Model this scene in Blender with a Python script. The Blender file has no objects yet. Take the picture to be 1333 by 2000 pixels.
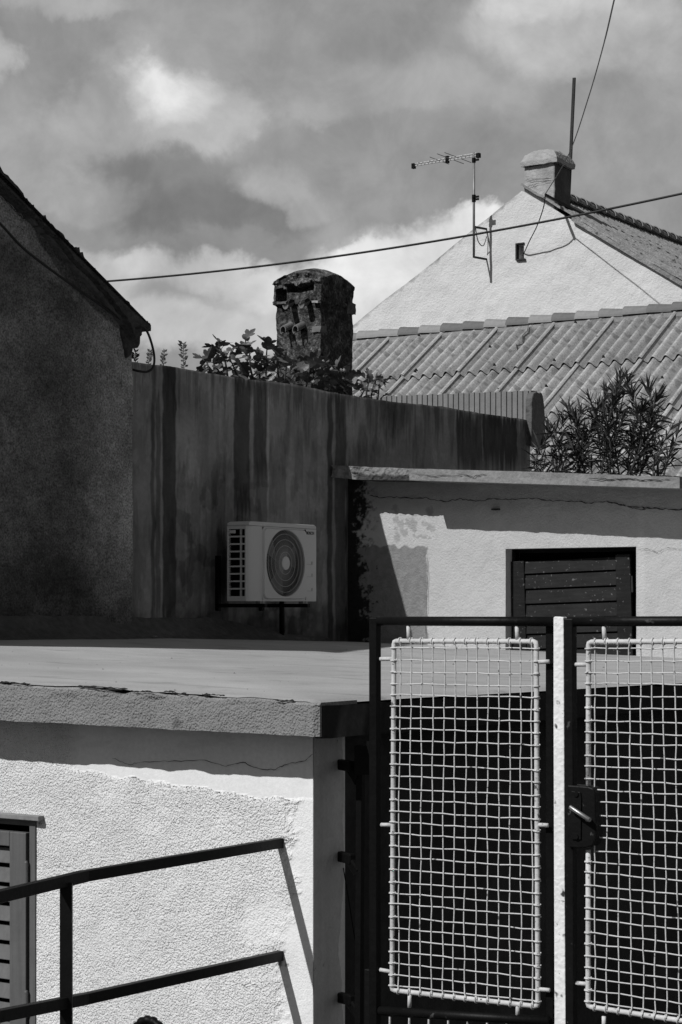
import bpy, bmesh, math, random
import numpy as np
from mathutils import Vector, Matrix

# ------------------------------------------------------------ camera, world, sun
F, CX, HY = 3850.0, 666.5, 1185.0          # focal length and principal column / horizon in photo pixels
sc = bpy.context.scene
cd = bpy.data.cameras.new('camera'); cam = bpy.data.objects.new('camera', cd)
sc.collection.objects.link(cam); sc.camera = cam
cam.rotation_euler = (math.radians(90), 0, 0)
cd.sensor_fit = 'VERTICAL'; cd.sensor_height = 36; cd.lens = F/2000*36
cd.shift_y = (HY-1000)/2000; cd.clip_end = 2000; cd.clip_start = .1

tanA = F/5825.0
_l = math.hypot(1, tanA)
A = Vector((1/_l, -tanA/_l, 0)); B = Vector((tanA/_l, 1/_l, 0)); UPV = Vector((0, 0, 1))
SUNV = (-B*1.0 - A*.305 + UPV*.97).normalized()      # towards the sun

sun = bpy.data.lights.new('sun', 'SUN'); sun.energy = 3.6; sun.angle = math.radians(.5); sun.color = (1, 1, 1)
so = bpy.data.objects.new('sun', sun); sc.collection.objects.link(so)
so.rotation_euler = SUNV.to_track_quat('Z', 'Y').to_euler(); so.location = SUNV*40

sc.view_settings.view_transform = 'Standard'; sc.view_settings.look = 'None'
sc.view_settings.exposure = 0.0; sc.view_settings.gamma = 1; sc.view_settings.use_curve_mapping = False

class NT:
    """tiny node builder"""
    def __init__(s, tree): s.t = tree; s.n = tree.nodes; s.l = tree.links
    def node(s, typ, **kw):
        n = s.n.new(typ)
        for k, v in kw.items():
            setattr(n, k, v)
        return n
    def put(s, sock, v):
        if isinstance(v, (int, float)): sock.default_value = v
        elif isinstance(v, (tuple, list, Vector)): sock.default_value = v
        else: s.l.new(v, sock)
    def m(s, op, a, b=0.0, c=None, clamp=False):
        n = s.node('ShaderNodeMath', operation=op, use_clamp=clamp)
        s.put(n.inputs[0], a); s.put(n.inputs[1], b)
        if c is not None: s.put(n.inputs[2], c)
        return n.outputs[0]
    def vm(s, op, a, b):
        n = s.node('ShaderNodeVectorMath', operation=op); s.put(n.inputs[0], a); s.put(n.inputs[1], b)
        return n.outputs[0]
    def noise(s, vec, scale, detail=4, rough=.55, dist=0.0):
        n = s.node('ShaderNodeTexNoise'); s.put(n.inputs['Vector'], vec)
        n.inputs['Scale'].default_value = scale; n.inputs['Detail'].default_value = detail
        n.inputs['Roughness'].default_value = rough; n.inputs['Distortion'].default_value = dist
        return n.outputs[0]
    def ramp(s, v, lo, hi, a=0.0, b=1.0, smooth=True):
        n = s.node('ShaderNodeMapRange'); n.interpolation_type = 'SMOOTHSTEP' if smooth else 'LINEAR'
        s.put(n.inputs[0], v); s.put(n.inputs[1], lo); s.put(n.inputs[2], hi); s.put(n.inputs[3], a); s.put(n.inputs[4], b)
        return n.outputs[0]
    def mix(s, f, a, b):
        n = s.node('ShaderNodeMix', data_type='FLOAT'); s.put(n.inputs[0], f); s.put(n.inputs[2], a); s.put(n.inputs[3], b)
        return n.outputs[0]

world = bpy.data.worlds.new("World"); sc.world = world; world.use_nodes = True
wt = NT(world.node_tree); wt.n.clear()
wout = wt.node('ShaderNodeOutputWorld'); bg = wt.node('ShaderNodeBackground'); wt.l.new(bg.outputs[0], wout.inputs[0])
sky = wt.node('ShaderNodeTexSky', sky_type='NISHITA'); sky.sun_disc = False
sky.sun_elevation = math.asin(SUNV.z); sky.sun_rotation = math.atan2(SUNV.x, SUNV.y)
bw = wt.node('ShaderNodeRGBToBW'); wt.l.new(sky.outputs[0], bw.inputs[0])
tc = wt.node('ShaderNodeTexCoord'); gen = tc.outputs['Generated']
sep = wt.node('ShaderNodeSeparateXYZ'); wt.l.new(gen, sep.inputs[0])
wt_big = wt.noise(gen, 3.2, 6, .58, .3)
# azimuth / elevation of the view direction, warped by noise for ragged cloud edges
az0 = wt.m('ARCTAN2', sep.outputs[0], sep.outputs[1]); el0 = wt.m('ARCSINE', sep.outputs[2])
w1 = wt.noise(wt.vm('ADD', gen, (3.1, 1.7, 5.2)), 11, 7, .6, .2); w2 = wt.noise(wt.vm('ADD', gen, (8.1, 4.7, 1.2)), 11, 7, .6, .2)
w3 = wt.noise(wt.vm('ADD', gen, (0.3, 9.7, 2.2)), 30, 6, .62, .5)
az = wt.m('ADD', az0, wt.m('MULTIPLY', wt.m('SUBTRACT', w1, .5), .090))
el = wt.m('ADD', el0, wt.m('MULTIPLY', wt.m('SUBTRACT', w2, .5), .075))
base = wt.m('MULTIPLY', bw.outputs[0], .1)
# general broken cloud cover: noise clouds over a dimmed Nishita sky, held low to cut ambient light
cover = wt.ramp(wt_big, .36, .64)
L = wt.mix(cover, wt.m('ADD', wt.m('MULTIPLY', base, .3), .085), .17)
# first a broad patch added to brighten the framed sky, then single clouds: (px, py, rx, ry, radiance) soft lit bodies and grey bellies in the sky dome
def ang(px, py):
    x = (px-CX)/F; z = (HY-py)/F
    return math.atan2(x, 1), math.asin(z/math.sqrt(1+x*x+z*z))
CL = [(666, 300, 1500, 950, .315, .95), (150, 120, 170, 80, .25, .8), (-10, 115, 70, 50, .50, .9), (120, 10, 110, 30, .42, .7),
      (330, 165, 170, 100, .42, .9), (400, 205, 150, 75, .49, .85), (330, 150, 95, 65, .66, .85), (320, 140, 45, 35, .80, .7), (210, 235, 130, 60, .40, .8), (60, 275, 110, 60, .38, .7),
      (330, 325, 190, 60, .22, .9), (420, 395, 200, 60, .19, .9), (70, 375, 130, 70, .42, .8), (170, 360, 90, 50, .37, .7), (100, 450, 170, 40, .30, .8), (525, 340, 75, 45, .44, .75), (575, 385, 70, 30, .40, .7),
      (560, 110, 90, 60, .28, .7), (500, 60, 180, 50, .36, .6), (610, 190, 55, 40, .47, .75), (730, 150, 230, 70, .38, .8), (860, 60, 200, 60, .29, .8), (900, 180, 200, 45, .37, .7), (1020, 110, 110, 50, .29, .7),
      (1150, 60, 200, 90, .52, .9), (1100, 20, 110, 40, .64, .8), (1290, 120, 120, 80, .42, .7), (1260, 240, 170, 60, .34, .7), (800, 300, 330, 70, .295, .9), (570, 260, 60, 60, .27, .7), (1200, 350, 260, 70, .31, .8),
      (470, 480, 260, 35, .27, .8), (250, 520, 130, 50, .58, .85), (330, 600, 280, 85, .52, .95), (275, 505, 55, 25, .62, .7), (350, 570, 100, 35, .33, .8), (450, 540, 110, 45, .60, .85), (560, 530, 120, 40, .62, .9),
      (760, 540, 240, 85, .74, 1), (880, 470, 100, 55, .80, 1), (900, 425, 60, 26, .82, 1), (700, 480, 80, 22, .74, .9), (430, 640, 260, 60, .56, .9), (640, 600, 120, 60, .62, .8)]
for px, py, rx, ry, v, s in CL:
    a0, e0 = ang(px, py)
    dx = wt.m('DIVIDE', wt.m('SUBTRACT', az, a0), rx/F); dy = wt.m('DIVIDE', wt.m('SUBTRACT', el, e0), ry/F)
    r2 = wt.m('ADD', wt.m('MULTIPLY', dx, dx), wt.m('MULTIPLY', dy, dy))
    msk = wt.ramp(r2, 1.5, .12, 0.0, s)
    L = wt.mix(msk, L, v)
w4 = wt.noise(wt.vm('ADD', gen, (5.3, 2.7, 7.2)), 17, 9, .60, .35)
L = wt.m('MULTIPLY', L, wt.ramp(w3, .25, .75, .90, 1.10)); L = wt.m('MULTIPLY', L, wt.ramp(w4, .30, .70, .87, 1.14))
wt.l.new(L, bg.inputs[0]); bg.inputs[1].default_value = 1.0

# ------------------------------------------------------------ helpers
def U(px, py, D): return Vector(((px-CX)/F*D, D, (HY-py)/F*D))
class Fr:
    """wall frame: X along the wall (left to right seen from outside), Z up, outside towards -Y"""
    def __init__(s, origin, ax):
        s.o = Vector(origin); s.x = Vector(ax); s.y = UPV.cross(s.x); s.out = -s.y
        s.M = Matrix(((s.x.x, s.y.x, 0, s.o.x), (s.x.y, s.y.y, 0, s.o.y), (0, 0, 1, s.o.z), (0, 0, 0, 1)))
    def px(s, px, py, off=0.0):
        r = Vector(((px-CX)/F, 1, (HY-py)/F)); q = s.o + s.out*off
        t = q.dot(s.y)/r.dot(s.y); p = r*t - s.o
        return p.dot(s.x), p.z
    def W(s, x, y, z): return s.M @ Vector((x, y, z))
    def P(s, px, py, off=0.0):
        x, z = s.px(px, py, off); return s.W(x, -off, z)
    def shifted(s, off): return Fr(s.o + s.out*off, s.x)
def topx(p): return CX + F*p.x/p.y, HY - F*p.z/p.y

rngt = np.random.RandomState(7).rand(256, 256)
def vn(x, y):
    x = np.asarray(x, float); y = np.asarray(y, float)
    xi = np.floor(x).astype(int); yi = np.floor(y).astype(int); fx = x-xi; fy = y-yi
    fx = fx*fx*(3-2*fx); fy = fy*fy*(3-2*fy)
    g = lambda i, j: rngt[i & 255, j & 255]
    return (g(xi, yi)*(1-fx)+g(xi+1, yi)*fx)*(1-fy) + (g(xi, yi+1)*(1-fx)+g(xi+1, yi+1)*fx)*fy
def fbm(x, y, o=4, s=0.0):
    r = 0; a = .5; t = 0
    for k in range(o):
        r = r + a*vn(np.asarray(x)*2**k+17.3*k+s, np.asarray(y)*2**k+5.1*k+s*1.7); t += a; a *= .5
    return r/t
def ss(v, a, b):
    t = np.clip((np.asarray(v, float)-a)/(b-a), 0, 1); return t*t*(3-2*t)

class MB:
    def __init__(s): s.v = []; s.f = []
    def add(s, vs, fs):
        k = len(s.v); s.v += [tuple(v) for v in vs]; s.f += [tuple(i+k for i in f) for f in fs]; return s
    def box(s, x0, x1, y0, y1, z0, z1):
        return s.add([(x0,y0,z0),(x1,y0,z0),(x1,y1,z0),(x0,y1,z0),(x0,y0,z1),(x1,y0,z1),(x1,y1,z1),(x0,y1,z1)],
              [(0,3,2,1),(4,5,6,7),(0,1,5,4),(1,2,6,5),(2,3,7,6),(3,0,4,7)])
    def prism(s, poly, y0, y1):
        """poly: (x, z) list, anticlockwise seen from -Y"""
        n = len(poly); ar = sum(poly[i][0]*poly[(i+1)%n][1]-poly[(i+1)%n][0]*poly[i][1] for i in range(n))
        if ar < 0: poly = poly[::-1]
        vs = [(x, y0, z) for x, z in poly] + [(x, y1, z) for x, z in poly]
        fs = [tuple(range(n)), tuple(range(2*n-1, n-1, -1))] + [(i, i+n, (i+1)%n+n, (i+1)%n) for i in range(n)]
        return s.add(vs, fs)
    def tube(s, pts, r, seg=8, cap=True):
        pts = [Vector(p) for p in pts]; n = len(pts)
        rs = r if isinstance(r, (list, tuple)) else [r]*n
        vs = []; prev = None
        for i, p in enumerate(pts):
            d = (pts[min(i+1, n-1)]-pts[max(i-1, 0)]).normalized()
            if prev is None:
                u = d.cross(UPV) if abs(d.z) < .95 else d.cross(Vector((1, 0, 0)))
            else: u = prev - d*prev.dot(d)
            u.normalize(); prev = u; w = d.cross(u)
            for k in range(seg):
                t = 2*math.pi*k/seg; vs.append(p + (u*math.cos(t)+w*math.sin(t))*rs[i])
        fs = [(i*seg+k, i*seg+(k+1)%seg, (i+1)*seg+(k+1)%seg, (i+1)*seg+k) for i in range(n-1) for k in range(seg)]
        if cap: fs += [tuple(range(seg-1, -1, -1)), tuple((n-1)*seg+k for k in range(seg))]
        return s.add(vs, fs)
    def bar(s, p0, p1, w, h, up=UPV):
        p0 = Vector(p0); p1 = Vector(p1); d = (p1-p0).normalized(); u = d.cross(up).normalized(); t = u.cross(d)
        vs = [p + u*a*w/2 + t*b*h/2 for p in (p0, p1) for a, b in ((-1,-1),(1,-1),(1,1),(-1,1))]
        return s.add(vs, [(0,1,2,3)[::-1],(4,5,6,7),(0,1,5,4)[::1],(1,2,6,5),(2,3,7,6),(3,0,4,7)])
    def build(s, name, mat, parent=None, M=None, smooth=False, bevel=0, fix=True):
        me = bpy.data.meshes.new(name); me.from_pydata(s.v, [], s.f); me.update()
        if fix:
            bm = bmesh.new(); bm.from_mesh(me); bmesh.ops.recalc_face_normals(bm, faces=bm.faces); bm.to_mesh(me); bm.free()
        return link(name, me, mat, parent, M, smooth, bevel)
def link(name, me, mat, parent=None, M=None, smooth=False, bevel=0):
    o = bpy.data.objects.new(name, me); sc.collection.objects.link(o)
    if mat: me.materials.append(mat)
    if smooth: me.polygons.foreach_set('use_smooth', [True]*len(me.polygons))
    put(o, parent, M)
    if bevel:
        b = o.modifiers.new('bevel', 'BEVEL'); b.width = bevel; b.segments = 2; b.limit_method = 'ANGLE'
    return o
WM = {}
def put(o, parent=None, M=None):
    M = M or Matrix.Identity(4); WM[o.name] = M
    if parent:
        o.parent = parent; o.matrix_parent_inverse = WM[parent.name].inverted()
    o.matrix_basis = M
def tag(o, label, cat, group=None, kind=None):
    if label: o['label'] = label
    if cat: o['category'] = cat
    if group: o['group'] = group
    if kind: o['kind'] = kind
    return o
def thing(name, loc, label, cat, group=None):
    o = bpy.data.objects.new(name, None); sc.collection.objects.link(o); o.empty_display_size = .2
    put(o, None, Matrix.Translation(Vector(loc))); return tag(o, label, cat, group)

def mat(name, v, rough=.9, var=(), bump=(), attr=False, speck=(), spec=.3, metal=0, streak=None, orand=0):
    """grey surface. var: (scale, amount[, detail]); speck: (scale, threshold, multiplier); bump: (scale, distance[, detail, kind])"""
    m = bpy.data.materials.new(name); m.use_nodes = True; t = NT(m.node_tree)
    bs = t.n['Principled BSDF']; bs.inputs['Roughness'].default_value = rough
    bs.inputs['Specular IOR Level'].default_value = spec; bs.inputs['Metallic'].default_value = metal
    tcn = t.node('ShaderNodeTexCoord'); co = tcn.outputs['Object']
    c = v
    def mul(c, f): return t.m('MULTIPLY', c, f)
    for q in var:
        nz = t.noise(co, q[0], q[2] if len(q) > 2 else 5, .6)
        c = mul(c, t.ramp(nz, .25, .75, 1-q[1], 1+q[1], False))
    for q in speck:
        nz = t.noise(co, q[0], 3, .5); c = mul(c, t.ramp(nz, q[1], q[1]+.06, 1.0, q[2]))
    if streak:   # (xscale, zscale, amount) stretched noise
        mp = t.node('ShaderNodeMapping'); t.put(mp.inputs[0], co); mp.inputs['Scale'].default_value = (streak[0], streak[0], streak[1])
        nz = t.noise(mp.outputs[0], 1, 6, .6); c = mul(c, t.ramp(nz, .3, .7, 1-streak[2], 1+streak[2], False))
    if orand:
        oi = t.node('ShaderNodeObjectInfo'); c = mul(c, t.m('ADD', 1-orand, t.m('MULTIPLY', oi.outputs['Random'], 2*orand)))
    if attr:
        at = t.node('ShaderNodeAttribute', attribute_name='st'); c = mul(c, at.outputs['Fac'])
    cmb = t.node('ShaderNodeCombineColor')
    for i in range(3): t.put(cmb.inputs[i], c)
    t.l.new(cmb.outputs[0], bs.inputs['Base Color'])
    prev = None
    for q in bump:
        kind = q[3] if len(q) > 3 else 'n'
        if kind == 'v':
            vt = t.node('ShaderNodeTexVoronoi'); vt.feature = 'SMOOTH_F1'; vt.inputs['Scale'].default_value = q[0]
            dn = t.node('ShaderNodeTexNoise'); dn.inputs['Scale'].default_value = q[0]*.7; t.put(dn.inputs['Vector'], co)
            t.put(vt.inputs['Vector'], t.vm('ADD', co, t.vm('MULTIPLY', dn.outputs['Color'], (1.2/q[0],)*3))); h = t.m('SUBTRACT', 1, vt.outputs['Distance'])
        else: h = t.noise(co, q[0], q[2] if len(q) > 2 else 3, .55)
        b = t.node('ShaderNodeBump'); b.inputs['Strength'].default_value = 1; b.inputs['Distance'].default_value = q[1]
        hh = h
        if attr == 'rough':      # attribute 'rg' fades the grain where the render was smoothed over
            ra = t.node('ShaderNodeAttribute', attribute_name='rg'); hh = t.m('MULTIPLY', h, ra.outputs['Fac'])
        t.l.new(hh, b.inputs['Height'])
        if prev is not None: t.l.new(prev, b.inputs['Normal'])
        prev = b.outputs[0]
    if prev is not None: t.l.new(prev, bs.inputs['Normal'])
    return m

def sheet(name, fr, xs, zb, ztop, nz, mt, parent=None, holes=(), thick=.2, disp=None, attr=None, rg=None, zc=None, zrows=(), seal=True):
    xs = sorted(set([round(x, 5) for x in xs] + [round(h[k], 5) for h in holes for k in (0, 1)])); xs = np.array(xs)
    nx = len(xs); top = np.array([ztop(x) for x in xs]) if callable(ztop) else np.full(nx, ztop)
    bot = np.array([zb(x) for x in xs]) if callable(zb) else np.full(nx, float(zb))
    if zc is None: rows = [bot + (top-bot)*k/nz for k in range(nz+1)]
    else:
        zr = sorted(set([round(z, 5) for z in np.linspace(float(zb), zc, nz+1)] + [round(h[k], 5) for h in holes for k in (2, 3) if zb <= h[k] <= zc]))
        sq = np.minimum(1, (top-.04-float(zb))/(zc-float(zb))); rows = [float(zb)+(z-float(zb))*sq for z in zr]; step = (zc-float(zb))/nz; zcx = float(zb)+(zc-float(zb))*sq
        m = max(2, int((top.max()-zc)/step)); rows += [zcx + (top-zcx)*(k+1)/m for k in range(m)]
    Z = np.array(rows); X = np.tile(xs, (len(rows), 1)); Y = np.zeros_like(X)
    if disp: Y = disp(X, Z)*1.0
    nr = len(rows); idx = lambda i, j: j*nx+i
    verts = np.stack([X.ravel(), Y.ravel(), Z.ravel()], 1)
    cxm = (X[:-1, :-1]+X[1:, 1:])/2; czm = (Z[:-1, :-1]+Z[1:, 1:])/2; keep = np.ones_like(cxm, bool)
    for h in holes: keep &= ~((cxm > h[0]) & (cxm < h[1]) & (czm > h[2]) & (czm < h[3]))
    J, I = np.nonzero(keep)
    f = np.stack([J*nx+I, J*nx+I+1, (J+1)*nx+I+1, (J+1)*nx+I], 1)
    faces = f.tolist()
    if seal:
        kp = np.pad(keep, 1); extra = []; vmap = {}; vl = verts.tolist()
        def bk(i):
            if i not in vmap: vmap[i] = len(vl); vl.append([vl[i][0], thick, vl[i][2]])
            return vmap[i]
        for j, i in zip(J, I):
            c = [j*nx+i, j*nx+i+1, (j+1)*nx+i+1, (j+1)*nx+i]
            for (dj, di, p, q) in ((-1, 0, 0, 1), (0, 1, 1, 2), (1, 0, 2, 3), (0, -1, 3, 0)):
                if not kp[j+1+dj, i+1+di]:
                    faces.append([c[q], c[p], bk(c[p]), bk(c[q])])
        verts = np.array(vl)
    me = bpy.data.meshes.new(name); me.from_pydata(verts.tolist(), [], faces); me.update()
    for nm, fn in (('st', attr), ('rg', rg)):
        if fn is not None:
            R = np.array(fr.M); Wp = verts @ R[:3, :3].T + R[:3, 3]
            P = CX + F*Wp[:, 0]/Wp[:, 1]; Q = HY - F*Wp[:, 2]/Wp[:, 1]
            a = me.attributes.new(nm, 'FLOAT', 'POINT'); a.data.foreach_set('value', np.ascontiguousarray(fn(P, Q, verts[:, 0], verts[:, 2]), dtype=np.float32))
    o = link(name, me, mt, parent, fr.M)
    return o
def plin(pts):
    X = [p[0] for p in pts]; Y = [p[1] for p in pts]; return lambda x: float(np.interp(x, X, Y))
def ribbon(name, fr, pxs, w, mt, parent, off=.002, seed=1, jit=1.5, sub=6):
    """thin crack laid on a wall, following photo points"""
    rnd = random.Random(seed); pts = []
    for i in range(len(pxs)-1):
        for k in range(sub):
            t = k/sub; pts.append((pxs[i][0]*(1-t)+pxs[i+1][0]*t+rnd.uniform(-jit, jit)*.5, pxs[i][1]*(1-t)+pxs[i+1][1]*t+rnd.uniform(-jit, jit)))
    pts.append(pxs[-1]); P = [fr.px(*p, off) for p in pts]; vs = []
    for i, (x, z) in enumerate(P):
        x2, z2 = P[min(i+1, len(P)-1)]; x1, z1 = P[max(i-1, 0)]; d = Vector((x2-x1, z2-z1)).normalized()
        ww = w*rnd.uniform(.3, 1.2)*(.3 if i in (0, len(P)-1) else 1)/2
        vs += [(x-d.y*ww, -off, z+d.x*ww), (x+d.y*ww, -off, z-d.x*ww)]
    mb = MB().add(vs, [(2*i, 2*i+1, 2*i+3, 2*i+2) for i in range(len(P)-1)])
    return mb.build(name, mt, parent, fr.M, fix=False)

# ------------------------------------------------------------ frames (all walls follow the two street directions A and B)
S0 = U(625, 1368, 7.2)                                 # slab corner
SL = Fr(S0, A)                                         # slab frame: x along A, y along B, z up
def slabz(x, y): return -.024*x - .0093*y + .062*ss(-np.asarray(x), 2.3, 4.4)*ss(y, 9.0, 4.3)              # height of the slab surface in SL
NW = Fr(S0 + B*.18, A)                                 # near wall, facing the street
NS = Fr(S0 - A*.15, B)                                 # near wall, side facing the passage
J = U(680, 1258, 15.75)
LW = Fr(J, B)                                          # long wall
MW = Fr(J, A)                                          # middle building
GP = Fr(U(733, 1210, 7.3), A)                          # gate plane
GW = Fr(U(1000, 640, 31), A)                           # gable wall of the white house
LH = LW.shifted(.05)                                   # left house

# ------------------------------------------------------------ materials
M = {}
M['stucco'] = mat('white_stucco', .77, .95, [(1.2, .08), (6, .06), (60, .08)], [(135, .0082, 3, 'v'), (260, .0045, 2), (45, .004, 3), (7, .012, 3)], attr='rough')
M['slabtop'] = mat('slab_screed', .37, .9, [(.7, .12), (3, .10), (150, .14, 2)], [(60, .002), (6, .004)], speck=[(70, .70, .6)], streak=(1.2, 1, .12), attr=True)
M['slabface'] = mat('slab_render', .215, .95, [(2, .08), (40, .10)], [(125, .007, 3, 'v'), (12, .008, 3)], attr=True)
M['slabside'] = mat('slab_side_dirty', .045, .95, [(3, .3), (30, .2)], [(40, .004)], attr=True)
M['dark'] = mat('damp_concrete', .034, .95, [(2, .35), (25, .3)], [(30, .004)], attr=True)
M['long'] = mat('streaked_render', .235, .93, [(2.5, .12), (30, .12, 3)], [(30, .004), (140, .002)], attr=True, streak=(24, 1.6, .06))
M['left'] = mat('pebbledash', .215, .97, [(1.3, .45), (4, .30), (14, .25), (75, .8, 3)], [(80, .008, 3), (140, .004)], attr=True)
M['leftroof'] = mat('mossy_mortar', .055, .97, [(4, .3), (30, .5)], [(20, .03, 4), (90, .01)])
M['mid'] = mat('mid_render', .50, .95, [(1.5, .06), (12, .05), (80, .06, 2)], [(55, .006), (150, .003, 2)], attr=True)
M['cornice'] = mat('cornice_concrete', .22, .95, [(3, .15), (25, .2), (90, .12)], [(40, .005), (8, .008)], attr=True)
M['gable'] = mat('gable_render', .64, .95, [(.35, .07), (1.5, .05), (22, .05, 2)], [(30, .009, 3), (75, .006, 2)], attr=True)
M['eternit'] = mat('fibre_cement', .335, .92, [(.8, .14), (9, .14), (40, .30, 3)], [(80, .004)], speck=[(45, .66, .45), (5, .56, .66), (14, .62, .7)], orand=.12, attr=True)
M['tile'] = mat('ridge_tile', .18, .9, [(1.4, .25), (14, .15)], [(40, .004)])
M['mortar'] = mat('mortar', .20, .95, [(4, .25), (30, .25)], [(25, .02)])
M['oldroof'] = mat('old_roof', .24, .95, [(2, .25), (12, .3), (40, .35)], [(20, .02)], speck=[(9, .62, .25)])
M['clay'] = mat('clay_spout', .14, .9, [(6, .35), (20, .2)], [(30, .004)])
M['chim'] = mat('sooty_roughcast', .050, .97, [(3, .35), (14, .5), (40, .95, 2)], [(28, .022, 4), (70, .012)], speck=[(26, .6, .35)], attr=True)
M['chimcap'] = mat('cap_mortar', .09, .97, [(5, .3), (18, .5)], [(14, .03, 5)])
M['palechim'] = mat('pale_chimney', .34, .95, [(3, .2), (18, .15)], [(18, .012), (50, .006)])
M['black'] = mat('black_paint', .0035, .5, [(20, .4), (90, .3)], [(60, .001)], spec=.12)
M['blacky'] = mat('worn_black_paint', .005, .5, [(12, .4)], [(50, .0015)], speck=[(26, .67, 12.0)], spec=.14)
M['railpaint'] = mat('rail_paint', .008, .5, [(15, .3)], [(60, .001)], spec=.15)
M['whitepaint'] = mat('white_paint', .55, .65, [(9, .14), (60, .14)], [(90, .0015)], spec=.2, speck=[(34, .655, .22), (80, .66, .45)])
M['whitepost'] = mat('flaking_white_paint', .78, .75, [(14, .08), (70, .08)], [(70, .0025, 3, 'v')], speck=[(16, .63, .05), (60, .68, .3)])
M['shutgrey'] = mat('grey_shutter_paint', .105, .6, [(10, .12)], [(40, .001)], streak=(60, 3, .12))
M['shutdark'] = mat('dark_shutter_wood', .013, .6, [(6, .3)], [(30, .0015)], speck=[(40, .64, 7.0)], spec=.15, streak=(4, 50, .35))
M['wood'] = mat('weathered_wood', .22, .9, [(20, .3)], [(50, .002)])
M['deep'] = mat('deep_interior', .004, .95, spec=0)
M['casing'] = mat('unit_casing', .50, .45, [(2, .02)], spec=.4)
M['grille'] = mat('unit_grille', .22, .5, spec=.35)
M['rim'] = mat('unit_ring', .36, .5, spec=.35)
M['print'] = mat('unit_print', .01, .5)
M['emboss'] = mat('unit_emboss', .38, .5)
M['metal'] = mat('galvanised_metal', .22, .5, [(8, .3)], metal=.3)
M['alu'] = mat('aluminium', .50, .4, [(8, .1)])
M['rust'] = mat('rusty_metal', .03, .75, [(8, .5), (40, .3)], [(60, .001)])
M['steel'] = mat('bright_steel', .32, .4, metal=.8)
M['cable'] = mat('cable_rubber', .012, .5)
M['cablegrey'] = mat('grey_cable', .06, .5)
M['ribbed'] = mat('ribbed_concrete', .20, .93, [(2, .12), (15, .12)], [(60, .003)], streak=(8, .8, .12))
M['crack'] = mat('crack_shadow_gap', .03, .95)
M['fig'] = mat('fig_leaf', .075, .42, [(9, .5), (30, .2)], [(40, .002)], spec=.5)
M['leaf'] = mat('oleander_leaf', .045, .45, [(4, .5), (12, .4)], spec=.5)
M['stem'] = mat('stem_bark', .06, .8, [(20, .3)])
M['fruit'] = mat('fig_fruit', .20, .6)
M['ground'] = mat('street_asphalt', .05, .95, [(1, .2), (60, .3)], [(120, .003)])
M['stone'] = mat('stone_chip', .16, .9, [(30, .3)], [(40, .01)])

# ------------------------------------------------------------ ground
g = MB(); g.add([(-400, -60, -2.75), (400, -60, -2.75), (400, 800, -2.75), (-400, 800, -2.75)], [(0, 1, 2, 3)])
tag(g.build('ground', M['ground'], fix=False), 'dark ground of the street and yards around the walls', 'ground', kind='structure')

# ------------------------------------------------------------ near low building: front wall, side wall, roof slab, shuttered window
nb = thing('low_building', SL.W(-2, 1, -2.4), 'low white stucco building with a flat concrete roof slab and grey shuttered window', 'building')
XL = -4.75
wx1, wz_t = NW.px(72, 1602); wx0 = wx1-.95; wz_b = wz_t-1.25
def st_near(P, Q, x, z):
    n = fbm(P/60, Q/60, 4); s = 1 + .05*(n-.5)
    d = np.hypot(P-548, (Q-1880)*.9) + 25*(fbm(P/14, Q/14, 3)-.5)*2
    s = s*(1-.06*ss(d, 60, 25))
    for (cx_, cy_, r_) in ((553, 1640, 7), (543, 1640, 6), (555, 1858, 5), (535, 1850, 5), (548, 1882, 8), (560, 1884, 5), (78, 1608, 5)):
        dd = np.hypot(P-cx_, Q-cy_) + 5*(fbm(P/3., Q/3., 2, cx_)-.5)
        s = s*(1-.75*ss(dd, r_*.8, r_*.35))
    s = s*(1-.10*ss(fbm(P/40, Q/14, 4, 3), .55, .75)*ss(Q, 1480, 1440))
    return s
def rg_near(P, Q, x, z):
    """grain of the stucco: smooth band under the slab and patched strip along the corner"""
    edge = 1500 + np.clip(P-120, 0, 400)*.150 + 5*(fbm(P/20, Q*0, 3)-.5)*2 + 4*(fbm(P/5, Q/5, 2)-.5)
    r = ss(Q, edge-4, edge+5)*np.ones_like(P)
    r = r + (1-r)*ss(P, 160, 125)
    cor = 575 + 22*(fbm(Q/40, P*0, 3)-.5)*2 - 25*ss(Q, 1700, 1850)
    r = r*(1-.80*ss(P+30*(fbm(P/12, Q/12, 4, 4)-.5), cor-22, cor+14))
    r = r*(1-.50*ss(np.hypot(P-525, (Q-1795)*1.0)+50*(fbm(P/22, Q/22, 4)-.5), 85, 30))
    r = r*(.72+.5*fbm(P/55, Q/55, 4, 31))
    return np.clip(r, .06, 1)
def rag(X, Z, a=.006, s=6, seed=0): return a*(fbm(X*s, Z*s, 4, seed)-.5)*2
nxs = np.concatenate([np.linspace(XL, -2.35, 30), np.linspace(-2.33, -.153, 420)])
sheet('front_wall', NW, nxs, -2.5, lambda x: slabz(x, .2)-.11, 360, M['stucco'], nb, holes=[(wx0, wx1, wz_b, wz_t)], thick=.22,
      disp=lambda X, Z: rag(X, Z, .0025, 3), attr=st_near, rg=rg_near, zc=-.22)
for k, (pts, w) in enumerate([([(440, 1497), (475, 1488), (500, 1500), (535, 1504), (560, 1492), (595, 1486), (612, 1473)], .0025),
        ([(220, 1480), (250, 1494), (275, 1489), (330, 1487), (400, 1484), (440, 1497)], .0022), ([(470, 1925), (490, 1921), (505, 1926)], .003)]):
    ribbon('crack', NW, pts, w, M['crack'], nb, off=.009, seed=k)
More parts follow.
